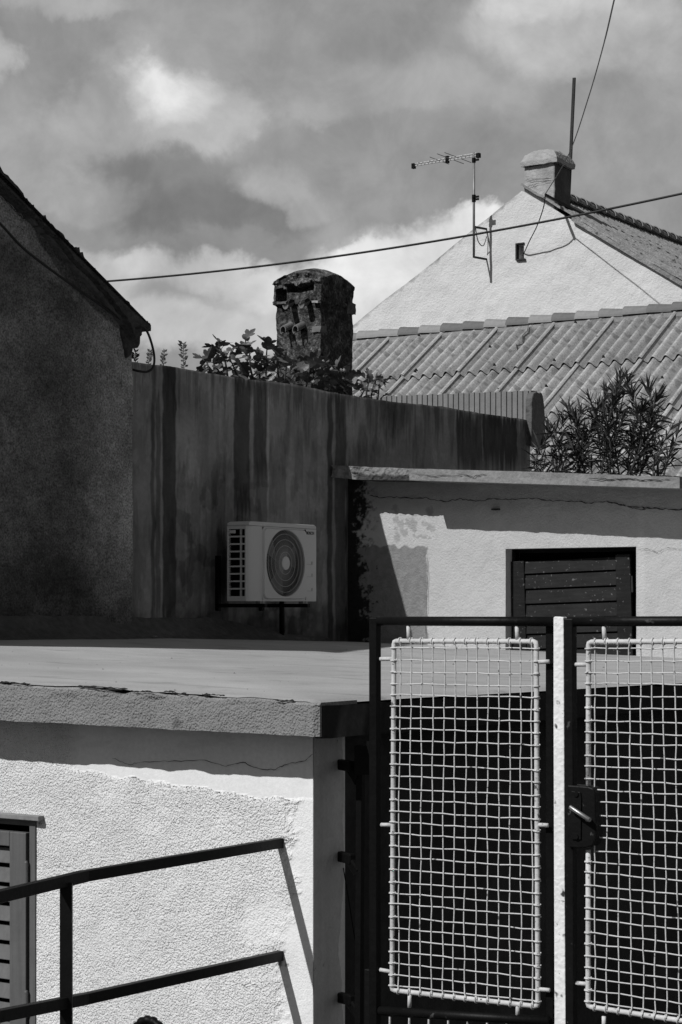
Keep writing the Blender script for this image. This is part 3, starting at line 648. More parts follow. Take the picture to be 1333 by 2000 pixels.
# ------------------------------------------------------------ middle building
mb_ = thing('back_building', MW.W(2, 1, 0), 'pale rendered flat-roofed building with concrete cornice and dark shuttered opening', 'building')
ox0, ozt = MW.px(988, 1072); ox1, _ = MW.px(1243, 1070); ozb = MW.px(1115, 1290)[1]-.15
def cz(px, py, off): return MW.px(px, py, off)
cb = plin([cz(650, 935, .37), cz(800, 940, .37), cz(1325, 952, .37)])
def st_mid(P, Q, x, z):
    n = fbm(P/30, Q/30, 5, 1); s = .97+.18*(fbm(P/120, Q/80, 4, 6)-.5)
    # grimy band under the cornice
    up = ss(Q+10*(fbm(P/30, Q/30, 3)-.5)*2, 1015, 960); s = s*(1-.30*up*(.6+.8*fbm(P/50, Q/20, 4, 2)))
    # damp black corner, ragged
    e = 712 + 22*(fbm(Q/40, P/80, 3, 3)-.5)*2 + 26*(fbm(P/9, Q/9, 4, 5)-.5)*2 + 10*ss(Q, 1060, 1110)
    dm = ss(P + 30*(fbm(P/4, Q/4, 3, 9)-.5), e+16, e-10); s = s*(1-dm) + .035*dm
    h2 = ss(fbm(P/7, Q/7, 3, 12), .60, .68)*ss(P, 745, 705); s = s*(1-.8*h2)
    # grey cement patch
    pe = 834+5*(fbm(Q/12, P*0, 3, 8)-.5)*2; pt = 1067+7*(fbm(P/12, Q*0, 3, 4)-.5)*2
    pm = ss(P, pe+2, pe-2)*ss(Q, pt-2, pt+2); s = s*(1-pm) + np.minimum(s, .40+.18*(fbm(P/8, Q/8, 4, 7)-.3))*pm
    # faint grey smears in the lit corner
    d = np.maximum(np.abs((P-808)/45), np.abs((Q-1030)/26)) + .9*(fbm(P/11, Q/11, 3, 31)-.5)
    s = s*(1-.30*ss(d, .85, .6)*ss(fbm(P/9, Q/9, 2, 15), .42, .55))
    for cx_, cy_ in ((772, 993), (840, 1000), (775, 1050)):
        s = s*(1-.3*ss(np.hypot(P-cx_, (Q-cy_)*.7)+8*(fbm(P/5, Q/5, 3)-.5), 9, 4))
    # smoother paler repair right of the opening
    s = s*(1+.06*ss(P, 1243, 1250)*ss(P, 1262, 1256))
    return np.clip(s, .02, 1.3)
xr = SL.M.inverted() @ MW.W(0, 0, 0); xend = -xr.x+.1
sheet('front_wall', MW, np.concatenate([np.linspace(-.02, MW.px(1345, 1100)[0], 520), np.linspace(MW.px(1347, 1100)[0], xend, 40)]), -.55, lambda x: cb(x)+.03, 260, M['mid'], mb_, holes=[(ox0, ox1, ozb, ozt)], thick=.22,
      disp=lambda X, Z: rag(X, Z, .008, 3)+rag(X, Z, .004, 14)*0.6, attr=st_mid, zc=ozt+.1)
for k, (pts, w) in enumerate([([(722, 967), (745, 972), (775, 971), (805, 973), (832, 972), (868, 980), (900, 974), (930, 979), (965, 974), (1000, 976), (1040, 973), (1075, 978), (1110, 978), (1150, 982), (1185, 980), (1215, 987), (1240, 990), (1260, 992)], .007),
        ([(1255, 991), (1275, 993), (1300, 994), (1340, 995)], .010), ([(1185, 980), (1215, 986), (1235, 993), (1262, 995)], .007), ([(1245, 1073), (1262, 1071), (1285, 1079), (1300, 1070), (1333, 1072)], .003),
        ([(835, 1080), (836, 1130), (833, 1200), (832, 1250)], .004)]):
    ribbon('crack', MW, pts, w, M['crack'], mb_, off=.012, seed=40+k)
# cornice: sound part and chipped left part
def st_cor(P, Q, x, z): return 1 + .3*(fbm(P/40, Q/12, 4)-.5)
def slabbar(name, pts_t, pts_b, off, n, seed, amp, parent=mb_, mt=None, att=st_cor):
    tp = plin([MW.px(px, py, off) for px, py in pts_t]); bt = plin([MW.px(px, py, off) for px, py in pts_b])
    xa = MW.px(pts_t[0][0], pts_t[0][1], off)[0]; xb = MW.px(pts_t[-1][0], pts_t[-1][1], off)[0]
    fr2 = MW.shifted(off)
    return sheet(name, fr2, np.linspace(xa, xb, n), bt, lambda x: tp(x)+amp*.5*(float(fbm(x*9, seed, 4))-.5), 24, mt or M['cornice'], parent, thick=.7,
                 disp=lambda X, Z: amp*(fbm(X*14+seed, Z*14, 4)-.5)*2, attr=att)
co = slabbar('cornice', [(800, 915), (1000, 920), (1328, 932)], [(800, 938), (1000, 944), (1328, 954)], .37, 300, 3, .008)
slabbar('broken_cornice', [(648, 908), (700, 911), (835, 916)], [(648, 932), (700, 937), (835, 939)], .265, 160, 9, .035, parent=mb_,
        att=lambda P, Q, x, z: (.55+.8*fbm(P/7, Q/5, 4))*(1-.75*ss(Q+5*(fbm(P/8, P*0, 3)-.5)*2-(P-650)*.04, 920, 926)*ss(P, 690, 700)))
m = MB(); cx0 = MW.px(1329, 940, .37)[0]; zt_ = MW.px(1329, 932, .37)[1]; m.box(cx0, cx0+1.9, -.30, .5, zt_-.16, zt_-.02); m.build('cornice_return', M['cornice'], mb_, MW.M, bevel=.01)
ribbon('crack', MW.shifted(.37), [(1150, 934), (1190, 936), (1230, 935), (1270, 938), (1310, 937)], .008, M['crack'], co, off=.009, seed=60)
ribbon('crack', MW.shifted(.37), [(804, 925), (850, 930), (900, 927), (925, 931), (950, 926)], .005, M['crack'], co, off=.009, seed=61)
m = MB(); e = MW.px(1324, 936, .31); m.tube([(e[0], -.36, e[1]), (e[0], -.1, e[1])], .022, 10); m.build('pipe_end', M['rust'], mb_, MW.M)
m = MB(); e = MW.px(971, 995, .0); m.box(e[0]-.03, e[0]+.03, -.035, 0, e[1]-.006, e[1]+.006); m.build('wall_pin', M['rust'], mb_, MW.M)
# opening: dark recess and sagging board shutter
m = MB(); m.box(ox0-.05, ox1+.05, .225, .24, ozb, ozt+.05); m.build('opening_recess', M['deep'], mb_, MW.M)
fm = MB(); fm.box(ox0+.001, ox0+.03, .10, .16, ozb, ozt-.001); fm.box(ox1-.03, ox1-.001, .10, .16, ozb, ozt-.001); fm.box(ox0+.03, ox1-.03, .12, .16, ozt-.03, ozt-.001); fm.build('opening_frame', M['black'], mb_, MW.M)
q0x, q0z = MW.px(999, 1097, -.10); q1x, _ = MW.px(1233, 1090, -.10); sw_ = q1x-q0x
piv = MW.M @ Matrix.Translation((q0x, .10, q0z)) @ Matrix.Rotation(-.032, 4, 'Y')
sh2 = thing('loose', (0, 0, 0), None, None); bpy.data.objects.remove(sh2)
frm = MB(); stw = sw_*.118; hgt = .80
frm.box(0, stw, -.02, .02, -hgt, 0); frm.box(sw_-stw, sw_, -.021, .02, -hgt, .012)
frm = MB(); frm.box(stw*.5, sw_-stw*.5, .014, .019, -hgt+.01, -.01); shf = frm.build('shutter', M['deep'], mb_, piv)
for q0_, q1_, q2_ in ((0, stw, 0), (sw_-stw, sw_, .012)):
    m = MB(); m.box(q0_, q1_, -.021, .013, -hgt, q2_); m.build('stile', M['shutdark'], shf, piv, bevel=.004)
zt2 = 0
for k in range(7):
    bh = .104 if k == 0 else .114
    m = MB(); z1 = zt2 - .004; z0 = z1 - bh + .010
    m.add([(stw+.002, -.016, z0), (sw_-stw-.002, -.016, z0), (sw_-stw-.002, .0, z1), (stw+.002, .0, z1), (stw+.002, .004, z0), (sw_-stw-.002, .004, z0), (sw_-stw-.002, .012, z1), (stw+.002, .012, z1)],
          [(0,1,2,3),(4,7,6,5),(0,4,5,1),(3,2,6,7),(0,3,7,4),(1,5,6,2)])
    m.build('board', M['shutdark'], shf, piv, bevel=.002); zt2 -= bh
m = MB(); m.tube([(sw_+.012, -.02, -.15), (sw_+.012, -.02, -.27)], .008, 8); m.build('hinge', M['rust'], shf, piv)

# ------------------------------------------------------------ ribbed wall behind the long wall
RB = Fr(U(1034, 800, 18.45), A)
xa = RB.px(700, 780)[0]; nr_ = 900; xs_r = np.linspace(xa, 0.02, nr_)
def groove(X, Z):
    ph = (X+100)/.058 % 1; big = ((X+100)/.058).astype(int) % 5 == 0
    return .014*ss(np.abs(ph-.5), .40, .48)*(1+.8*big)
rw = sheet('ribbed_wall', RB, xs_r, -.2, lambda x: RB.px(1033, 763)[1] + (x)*(RB.px(1033, 763)[1]-RB.px(750, 774)[1])/(RB.px(1033, 763)[0]-RB.px(750, 774)[0])*1.0 + .004*math.sin(x*40), 6, M['ribbed'], None, thick=.12, disp=groove)
tag(rw, 'low grey vertically ribbed wall rising behind the end of the streaked wall', 'wall')

# ------------------------------------------------------------ corrugated roof building
CR = Fr(U(1000, 645, 26), A); pitch = math.radians(34.5)
upS = (B*math.cos(pitch)+UPV*math.sin(pitch)); nrm = (-B*math.sin(pitch)+UPV*math.cos(pitch))
RM = Matrix(((A.x, upS.x, nrm.x, CR.o.x), (A.y, upS.y, nrm.y, CR.o.y), (0, upS.z, nrm.z, CR.o.z), (0, 0, 0, 1)))
cr = thing('corrugated_roof_building', CR.W(1, -2, -5), 'outbuilding with a grey corrugated fibre-cement roof and clay ridge tiles', 'building')
PW = .843; wave = PW/5; sx_seam = CR.px(1089, 640)[0]; xl_ = CR.px(556, 680)[0]
nc0 = int(math.floor((xl_-sx_seam)/PW)); first = None; CL_ = 1.22
srf = random.Random(11)
def sheet_mesh(x0, x1, L):
    nxx = max(6, int((x1-x0)/wave*12)); vs = []; fs = []; ny = 6
    for lay in (0, 1):
        for j in range(ny+1):
            for i in range(nxx+1):
                x = x0+(x1-x0)*i/nxx; z = .036*math.cos(2*math.pi*x/wave) - .005*lay; vs.append((x, -L*j/ny, z))
    n1 = (nxx+1)*(ny+1)
    for j in range(ny):
        for i in range(nxx):
            a_ = j*(nxx+1)+i; fs.append((a_, a_+nxx+1, a_+nxx+2, a_+1)); fs.append((a_+n1, a_+1+n1, a_+nxx+2+n1, a_+nxx+1+n1))
    for i in range(nxx): a_ = ny*(nxx+1)+i; fs.append((a_, a_+n1, a_+n1+1, a_+1))
    for j in range(ny):
        a_ = j*(nxx+1); fs.append((a_, a_+n1, a_+n1+nxx+1, a_+nxx+1)); a_ += nxx; fs.append((a_, a_+nxx+1, a_+n1+nxx+1, a_+n1))
    me = bpy.data.meshes.new('roof_sheet'); me.from_pydata(vs, [], fs); me.update()
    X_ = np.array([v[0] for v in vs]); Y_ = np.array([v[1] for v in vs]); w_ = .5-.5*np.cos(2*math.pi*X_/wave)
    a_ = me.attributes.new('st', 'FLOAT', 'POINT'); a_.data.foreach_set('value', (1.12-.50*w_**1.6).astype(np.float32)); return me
full = sheet_mesh(.0, PW+.03, CL_+.06)
for c in range(nc0, 13):
    for r in range(5):
        x0s = sx_seam + c*PW; me_ = full
        if c == nc0: me_ = sheet_mesh(xl_-x0s, PW+.03, CL_+.06)
        Mx = RM @ Matrix.Translation((x0s+srf.uniform(-.004, .004), -.02-r*CL_+srf.uniform(-.012, .012), .035 + srf.uniform(0, .004))) @ Matrix.Rotation(-.026, 4, 'X') @ Matrix.Rotation(-.028, 4, 'Y')
        o = link('roof_sheet', me_, None if me_.materials else M['eternit'], cr, Mx)
for nm_ in ('batten',):
    m = MB(); m.box(xl_+.05, sx_seam+13*PW, -5*CL_, -.02, -.05, -.035); m.build('roof_underlay', M['deep'], cr, RM)
# scattered lifted nail caps and cracks on the sheets
for k in range(46):
    m = MB(); px_, py_ = srf.uniform(700, 1330), 0
    x = sx_seam+srf.randint(nc0+1, 10)*PW+wave*srf.randint(0, 5); y = -srf.choice([.09, CL_-.05, CL_*2-.05, CL_*.5, CL_*1.5])-srf.uniform(0, .05)
    zc_ = .035+.033+.010+.026*(-(y % -CL_))+.024*(x-sx_seam-math.floor((x-sx_seam)/PW+1e-6)*PW)
    m.tube([(x, y, zc_-.02), (x, y, zc_+.02)], [.022, .012], 7); m.build('roof_nail', M['rust'], cr, RM)
m = MB()
pr = [(0, -.14), (.03, -.25), (.02, -.38), (.06, -.5), (.03, -.62), (.08, -.72), (.1, -.85)]; xb = sx_seam-.33
m.add(sum([[(xb+a_-.003-.004*srf.random(), b_, .06+.033*math.cos(2*math.pi*(a_+xb-sx_seam)/wave)+.024), (xb+a_+.003+.004*srf.random(), b_, .06+.033*math.cos(2*math.pi*(a_+xb-sx_seam)/wave)+.024)] for a_, b_ in pr], []), [(2*i, 2*i+1, 2*i+3, 2*i+2) for i in range(len(pr)-1)])
m.build('crack', M['crack'], cr, RM, fix=False)
# ridge: mortar bed and half-round tiles
m = MB(); xsr = np.linspace(xl_, sx_seam+9*PW, 500); vs = []
for x in xsr:
    w = .015*math.cos(2*math.pi*(x-sx_seam)/wave); jn = .012*float(fbm(x*9, 2, 3)-.5)*2
    vs += [(x, -.155-jn, .035+w-.02), (x, -.13-jn, .06+w*.5+jn), (x, -.05, .085), (x, .10, .05)]
m.add(vs, [(i*4+k, i*4+k+1, (i+1)*4+k+1, (i+1)*4+k) for i in range(len(xsr)-1) for k in range(3)])
m.build('ridge_mortar', M['mortar'], cr, RM, fix=False)
def half_tile(L, r0, r1, seg=12):
    vs = []; fs = []
    for lay, t in ((0, 0), (1, .014)):
        for j, (x, r) in enumerate(((0, r0), (L, r1))):
            for k in range(seg+1):
                a_ = math.pi*k/seg; vs.append((x, (r-t)*math.cos(a_), (r-t)*math.sin(a_)))
    n = seg+1
    for k in range(seg):
        fs += [(k, k+1, n+k+1, n+k), (2*n+k, 3*n+k, 3*n+k+1, 2*n+k+1), (k, 2*n+k, 2*n+k+1, k+1), (n+k, n+k+1, 3*n+k+1, 3*n+k)]
    me = bpy.data.meshes.new('ridge_tile'); me.from_pydata(vs, [], fs); me.update()
    return me
tm = half_tile(.41, .124, .100); tm.materials.append(M['tile'])
M['tile2'] = mat('pale_ridge_tile', .24, .9, [(2, .2), (14, .12)], [(40, .004)]); tm2 = tm.copy(); tm2.materials.clear(); tm2.materials.append(M['tile2'])
M['tile3'] = mat('dark_ridge_tile', .13, .9, [(2, .25), (14, .15)], [(40, .004)]); tm3 = tm.copy(); tm3.materials.clear(); tm3.materials.append(M['tile3'])
xt = xl_-.05; k = 0
tf = Fr(RM @ Vector((0, 0, 0)), A)
while xt < sx_seam+8.5*PW:
    b0 = RM @ Vector((xt, .03, .045))
    Mx = Matrix.Translation(b0) @ tf.M.to_3x3().to_4x4() @ Matrix.Rotation(.03+srf.uniform(-.025, .025), 4, 'Y') @ Matrix.Rotation(srf.uniform(-.03, .03), 4, 'Z')
    link('ridge_tile', srf.choice([tm, tm, tm2, tm3, tm2]), None, cr, Mx); xt += .335; k += 1
m = MB(); c0 = RM @ Vector((xl_+.1, -5*CL_+.3, -.2))
eb = CR.M.inverted() @ c0
m.box(xl_+.1, sx_seam+12.5*PW, eb.y, eb.y+.25, -9, eb.z-.02); m.build('wall', M['mid'].copy() if False else M['palechim'], cr, CR.M)
gy = eb.y
m = MB(); m.add([(xl_+.05, gy, -9), (xl_+.05, gy, eb.z), (xl_+.05, 0, -.12), (xl_+.05, 3.6, -2.6), (xl_+.05, 3.6, -9)], [(0, 1, 2, 3, 4)]); m.build('gable', M['palechim'], cr, CR.M, fix=False)

# ------------------------------------------------------------ white gable house with chimney
gh = thing('white_gable_house', GW.W(0, 2, -8), 'tall white rendered gable house with a squat chimney on its ridge', 'house')
gpx = [(430, 870), (560, 746), (685, 640), (745, 590), (800, 549), (850, 510), (885, 480), (925, 448), (970, 412), (1020, 373), (1110, 425), (1222, 492), (1333, 556), (1460, 634)]
gp_ = [GW.px(*p) for p in gpx]; gtop = plin(gp_); apx = gp_[9]
hx0, hz1 = GW.px(1010, 477); hx1, hz0 = GW.px(1024, 506)
def st_gab(P, Q, x, z):
    t = np.interp(P, [p[0] for p in gpx], [p[1] for p in gpx]); d = (Q-t)
    s = 1+.10*(fbm(P/110, Q/90, 4)-.5)
    s = s*(1-.45*ss(d+9*(fbm(P/9, Q/9, 3)-.5)*2, 9, 1)*ss(P, 1015, 995)*fbm(P/20, Q/20, 3)*1.7)
    return s*(1-.09*ss(P, 1080, 1300)*fbm(P/60, Q/120, 3))
sheet('gable_wall', GW, np.linspace(gp_[0][0], gp_[-1][0], 520), -6, lambda x: gtop(x)+.02*(float(fbm(x*3, 1, 4))-.5), 300, M['gable'], gh, holes=[(hx0, hx1, hz0, hz1)], thick=.35,
      disp=lambda X, Z: rag(X, Z, .02, 1.2)+rag(X, Z, .01, 5), attr=st_gab, zc=hz1+.02)
m = MB(); m.box(hx0-.05, hx1+.05, .30, .32, hz0-.05, hz1+.05); m.build('vent_hole', M['deep'], gh, GW.M)
m = MB(); m.box(hx0-.012, hx0+.01, -.03, .05, hz0-.01, hz1+.01); m.box(hx0+.011, hx1+.01, -.03, .05, hz1-.008, hz1+.012); m.box(hx0+.011, hx1+.03, -.04, .05, hz0-.015, hz0+.004); m.build('vent_frame', M['rust'], gh, GW.M)
# right slope with wavy sheets, verge and ridge tiles
ax_, az_ = apx; ex_, ez_ = gp_[-1]; sl = math.hypot(ex_-ax_, ez_-az_); dxs, dzs = (ex_-ax_)/sl, (ez_-az_)/sl
nxv, nyv = 40, 620; vs = []; fs = []; Ly = 13.0
for j in range(nyv+1):
    y = -.06 + Ly*j/nyv
    for i in range(nxv+1):
        s_ = sl*1.02*i/nxv; w = .030*math.cos(2*math.pi*y/.20) + .02*(float(vn(s_*1.6, y*1.3))-.5)
        step = .018*((s_/.45) % 1)
        vs.append((ax_+dxs*s_-dzs*0, y, az_+dzs*s_+.10+w-step))
m = MB(); m.add(vs, [(j*(nxv+1)+i, j*(nxv+1)+i+1, (j+1)*(nxv+1)+i+1, (j+1)*(nxv+1)+i) for j in range(nyv) for i in range(nxv)])
rf = m.build('roof', M['oldroof'], gh, GW.M, fix=False)
m = MB(); m.prism([(ax_+.9, az_+dzs/dxs*.9+.075), (ex_, ez_+.075), (ex_, ez_+.0), (ax_+.9, az_+dzs/dxs*.9-.0)], -.07, .3); 
m.build('verge_board', M['oldroof'], rf, GW.M)
lx_, lz_ = gp_[0]
m = MB(); m.add([(ax_, .02, az_-.02), (lx_, .02, lz_-.02), (lx_, Ly, lz_-.02), (ax_, Ly, az_-.02)], [(0, 1, 2, 3)]); m.build('far_slope', M['oldroof'], rf, GW.M, fix=False)
ytt = .9; 
gt = half_tile(.42, .14, .11); gt.materials.append(M['oldroof'])
while ytt < Ly-.3:
    Mx = GW.M @ Matrix.Translation((ax_+.02, ytt, az_+.10)) @ Matrix.Rotation(math.radians(90), 4, 'Z') @ Matrix.Rotation(.05, 4, 'Y')
    link('ridge_tile', gt, None, rf, Mx); ytt += .36
# chimney
c0x = GW.px(1025, 380, -.03)[0]; c1x = GW.px(1084, 380, -.03)[0]; cw = c1x-c0x
ct = GW.px(1083, 322, -.03)[1]; rake_z = GW.px(1083, 400)[1]
def rough_box(name, mt, parent, Mx, x0, x1, y0, y1, z0, z1, n=14, amp=.01, seed=0, dome=0, taper=0):
    bmx = bmesh.new(); bmesh.ops.create_cube(bmx, size=1); bmesh.ops.subdivide_edges(bmx, edges=bmx.edges, cuts=n, use_grid_fill=True)
    for v in bmx.verts:
        u, w_, h = v.co.x+.5, v.co.y+.5, v.co.z+.5
        x = x0+(x1-x0)*u; y = y0+(y1-y0)*w_; z = z0+(z1-z0)*h
        if dome and h > .5: z += dome*(1-(2*u-1)**2*.8)*(1-(2*w_-1)**2*.6)*(h-.5)*2
        p = Vector((x, y, z))
        if dome and h > .45: p.x -= (2*u-1)**3*.05*(h-.45)*1.8; p.y -= (2*w_-1)**3*.05*(h-.45)*1.8
        nn = Vector((vn(x*9+seed, z*9+y*7)-.5, vn(y*9+seed+5, z*9+x*5)-.5, vn(x*9+seed+9, y*9+z*3)-.5)); n2 = Vector((vn(x*30+seed, z*30+y*21)-.5, vn(y*30+seed+5, z*30+x*17)-.5, vn(x*30+seed+9, y*30+z*13)-.5))
        v.co = p + nn*amp*2 + n2*amp
    me = bpy.data.meshes.new(name); bmx.to_mesh(me); bmx.free(); return link(name, me, mt, parent, Mx)
M['chimbody'] = mat('chimney_render_stain_shade', .36, .95, [(3, .2), (18, .15)], [(18, .012), (50, .006)], attr=True)
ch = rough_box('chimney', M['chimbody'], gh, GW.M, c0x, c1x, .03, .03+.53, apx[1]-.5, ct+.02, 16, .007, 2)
x1b = GW.px(1087, 410, -.03)[0]
_n = len(ch.data.vertices); _c = np.zeros(_n*3); ch.data.vertices.foreach_get('co', _c); _c = _c.reshape(-1, 3)
_a = ch.data.attributes.new('st', 'FLOAT', 'POINT'); _a.data.foreach_set('value', (np.where(_c[:, 0] > c1x-.012, .28, 1.0)*(.7+.6*fbm(_c[:, 0]*6+_c[:, 1]*6, _c[:, 2]*6, 4))).astype(np.float32))  # unlit side's shade painted darker into the colour with its staining, mottled all over
rough_box('chimney_base', M['chimcap'], ch, GW.M, c1x-.1, x1b+.01, .05, .66, apx[1]-.62, rake_z+.02, 10, .008, 4)
k0x = GW.px(1017, 310, .03)[0]; k1x = GW.px(1087, 310, .03)[0]; kz0 = GW.px(1020, 325, .03)[1]; kz1 = GW.px(1020, 306, .03)[1]
rough_box('chimney_cap', M['palechim'], ch, GW.M, k0x, k1x, -.03, .63, kz0, kz1+.01, 18, .010, 7, dome=.11)
for k, (a_, b_) in enumerate((((1026, 343), (1080, 350)), ((1026, 352), (1080, 347)), ((1026, 366), (1078, 352)))):
    ribbon('crack', GW.shifted(-.03), [a_, ((a_[0]*2+b_[0])/3, (a_[1]+b_[1])/2+2), b_], .008, M['rust'], ch, off=.028, seed=80+k)

# pole, strut, antenna, cables at the gable
polb = GW.W(*[GW.px(1108, 430, -.30)[0], .30, GW.px(1108, 430, -.30)[1]])
def GP_(px, py, off): return GW.P(px, py, off)
p_b = GP_(1110, 415, -.62); p_t = GP_(1122, 152, -.62)
m = MB(); m.bar(p_b, p_t, .045, .03, up=B)
tag(m.build('iron_pole', M['rust'], None), 'tall thin rusty iron pole rising beside the pale ridge chimney', 'pole')
s0 = GP_(1066, 381, .60); s1 = GP_(1145, 423, -1.05)
cd_ = (s1-s0)
m = MB(); m.bar(s0, s1, .032, .04)
tag(m.build('iron_strut', M['black'], None), 'short black iron bracket bar sticking out below the pale chimney', 'bracket')
m = MB(); pts = [U(1215, -60, 19), U(1200, 0, 21), U(1180, 85, 23), U(1150, 190, 25.5), U(1112, 300, 28), s0+Vector((0, 0, .02))]
m.tube(smooth_path(pts), [.009]*12+[.0075]*19, 6)
tag(m.build('steep_cable', M['cablegrey'], None, smooth=True), 'thin grey cable falling steeply from the upper right sky to the gable bracket', 'cable')
m = MB(); m.tube(smooth_path([s0+Vector((0, 0, .02)), GP_(1062, 405, .50), GP_(1050, 440, .34), GP_(1035, 470, .18), GP_(1026, 490, .06), GP_(1022, 498, -.05)]), .0085, 6)
tag(m.build('hanging_cable', M['cable'], None, smooth=True), 'slack black cable hanging from the gable bracket into the square wall hole', 'cable')

an = thing('television_antenna', GP_(926, 503, .35), 'television aerial on a thin mast bracketed to the white gable', 'antenna')
mx_b = GP_(926, 503, .35); mx_t = Vector((mx_b.x, mx_b.y, GP_(926, 298, .35).z))
m = MB(); m.tube([mx_b, mx_t], .020, 10); mast = m.build('mast', M['metal'], an, smooth=True)
for py in (385, 390, 313): 
    z = GP_(926, py, .35).z; m = MB(); m.tube([Vector((mx_b.x, mx_b.y, z-.035)), Vector((mx_b.x, mx_b.y, z+.035))], .032, 10); m.bar(Vector((mx_b.x, mx_b.y, z)), Vector((mx_b.x, mx_b.y, z))+A*.09, .02, .03); m.build('clamp', M['black'], an)
for py0, py1 in ((440, 447), (499, 506)):
    w_ = GP_(951, py1, 0); q_ = GP_(926, py0+3, .35); m = MB(); m.bar(q_, w_+B*.05, .02, .03); m.build('bracket', M['rust'], an)
m = MB(); bz = GP_(926, 305, .35); 
b0 = bz+A*.05; b1 = GP_(811, 324, .35); dd = (b1-b0)
m.tube([b0, b1], .010, 6); m.tube([b0+Vector((0, 0, .04)), b1+Vector((0, 0, .03))], .010, 6); m.build('boom', M['alu'], an)
m = MB(); m.bar(b1-dd.normalized()*.0, b1+dd.normalized()*.05, .06, .08); m.bar(b0-dd.normalized()*.06, b0, .06, .07); m.build('end_cap', M['black'], an)
for k in range(16):
    t = .06+.9*k/15; p = b0+dd*t+Vector((0, 0, .02)); ln = .06+.02*((k*7) % 3)
    if k in (4, 6, 9): ln = .42 if k != 9 else .3
    m = MB(); m.tube([p-B*ln+UPV*.0, p+B*ln], .006, 5); m.build('element', M['alu'] if ln < .2 else M['metal'], an)
m = MB(); p = b0+dd*.47; m.bar(p-Vector((0, 0, .04)), p+Vector((0, 0, .07)), .05, .05, up=A); m.build('feed_box', M['black'], an)
m = MB(); m.tube(smooth_path([mx_b+Vector((0.02, 0, -.01+GP_(926, 440, .35).z-mx_b.z)), GP_(934, 470, .2), GP_(944, 480, .1), GP_(951, 462, .02)]), .008, 5); m.build('coax_lead', M['cablegrey'], an)

# long overhead wire
w0, w1 = U(150, 553.5, 15.5), U(1480, 345, 12.5); pts = []
for k in range(41):
    t = k/40; p = w0.lerp(w1, t); p.z -= .10*4*t*(1-t); pts.append(p)
m = MB(); m.tube(pts, .0078, 8)
tag(m.build('overhead_wire', M['cable'], None, smooth=True), 'long black overhead wire crossing the sky from the old house to the right edge', 'wire')

# ------------------------------------------------------------ dark chimney behind the long wall
DC = Fr(U(627, 700, 19.0), A)
dc = thing('sooty_chimney', DC.W(-.25, .25, -1), 'sooty roughcast chimney with domed top and clay vent spouts behind the wall', 'chimney')
dx0 = DC.px(539, 700)[0]; dy1 = .56; zt = DC.px(627, 545)[1]
def chim_mesh():
    # columnar grid walked round the four sides, with a domed top
    bmx = bmesh.new(); bmesh.ops.create_cube(bmx, size=1); bmesh.ops.subdivide_edges(bmx, edges=bmx.edges, cuts=76, use_grid_fill=True)
    z0, z1 = -1.6, zt
    ex = lambda px, py: DC.px(px, py)
    ho = [(ex(541, 570)[0], ex(561, 570)[0], ex(550, 590)[1], ex(550, 567)[1]), (ex(562, 560)[0], ex(614, 560)[0], ex(590, 567.5)[1], ex(590, 556.5)[1]), (ex(600, 570)[0], ex(613, 560)[0], ex(590, 560)[1], ex(590, 554)[1])]
    led = ex(600, 592)[1]
    for v in bmx.verts:
        u, w_, h = v.co.x+.5, v.co.y+.5, v.co.z+.5
        x = dx0*(1-u); y = dy1*w_; z = z0+(z1-.9-z0)*h/.12 if h < .12 else z1-.9+.9*(h-.12)/.88
        dome_ = .085*(1-(2*u-1)**2)+.075*(1-(2*w_-1)**2); z += dome_*max(0, (h-.9))*10
        big = 0
        if led < z: big = .010                      # head slightly corbelled out
        if z > led and z < led+.035: big = .022
        x += (u-.5)*2*big; y += (w_-.5)*2*big
        a1 = .018; nx1 = float(fbm(x*7+3, z*9+y*5, 4, 1)-.5); ny1 = float(fbm(y*7+8, z*9+x*6, 4, 2)-.5)
        v.co = Vector((x+nx1*a1*2, y+ny1*a1*2, z+float(fbm(x*8, y*8, 3, 3)-.5)*.03))
        edge = zt-.05+.05*float(fbm(x*6+y*6, 3, 3, 4))
        if z > edge: v.co.x += (.010 if u > .5 else -.010)*(abs(u-.5) > .45); v.co.y -= .022*(w_ < .03); v.co.z += .0
        if z > edge and float(vn(x*14+y*9, z*18)) > .62: v.co.y += .022*(w_ < .03)
        if v.co.y < .03:
            for (hx0_, hx1_, hz0_, hz1_) in ho:
                if hx0_ < x < hx1_ and hz0_ < z < hz1_: v.co.y += .13
            # spalled brick courses on the left corner
            if u < .28 and z < led: v.co.y += .03*(float(fbm(x*10, z*6, 3))) 
    me = bpy.data.meshes.new('stack'); bmx.to_mesh(me); bmx.free(); return me
stk = link('stack', chim_mesh(), M['chim'], dc, DC.M)
_n = len(stk.data.vertices); _c = np.zeros(_n*3); stk.data.vertices.foreach_get('co', _c); _c = _c.reshape(-1, 3); X_, Y_, Z_ = _c.T
_v = .55+.9*fbm((X_+Y_)*5, Z_*5, 4, 2) + 1.4*ss(fbm((X_-Y_)*30, Z_*30, 3, 5), .55, .7)
_cr = ss(Z_, zt-.03, zt-.01)*ss(fbm((X_+Y_)*9, Z_*12, 4, 7), .40, .5); _v = _v*(1-_cr) + 2.3*_cr
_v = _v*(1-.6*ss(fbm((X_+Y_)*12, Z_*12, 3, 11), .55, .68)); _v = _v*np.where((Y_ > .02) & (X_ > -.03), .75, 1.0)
_a = stk.data.attributes.new('st', 'FLOAT', 'POINT'); _a.data.foreach_set('value', np.clip(_v, .1, 3).astype(np.float32))
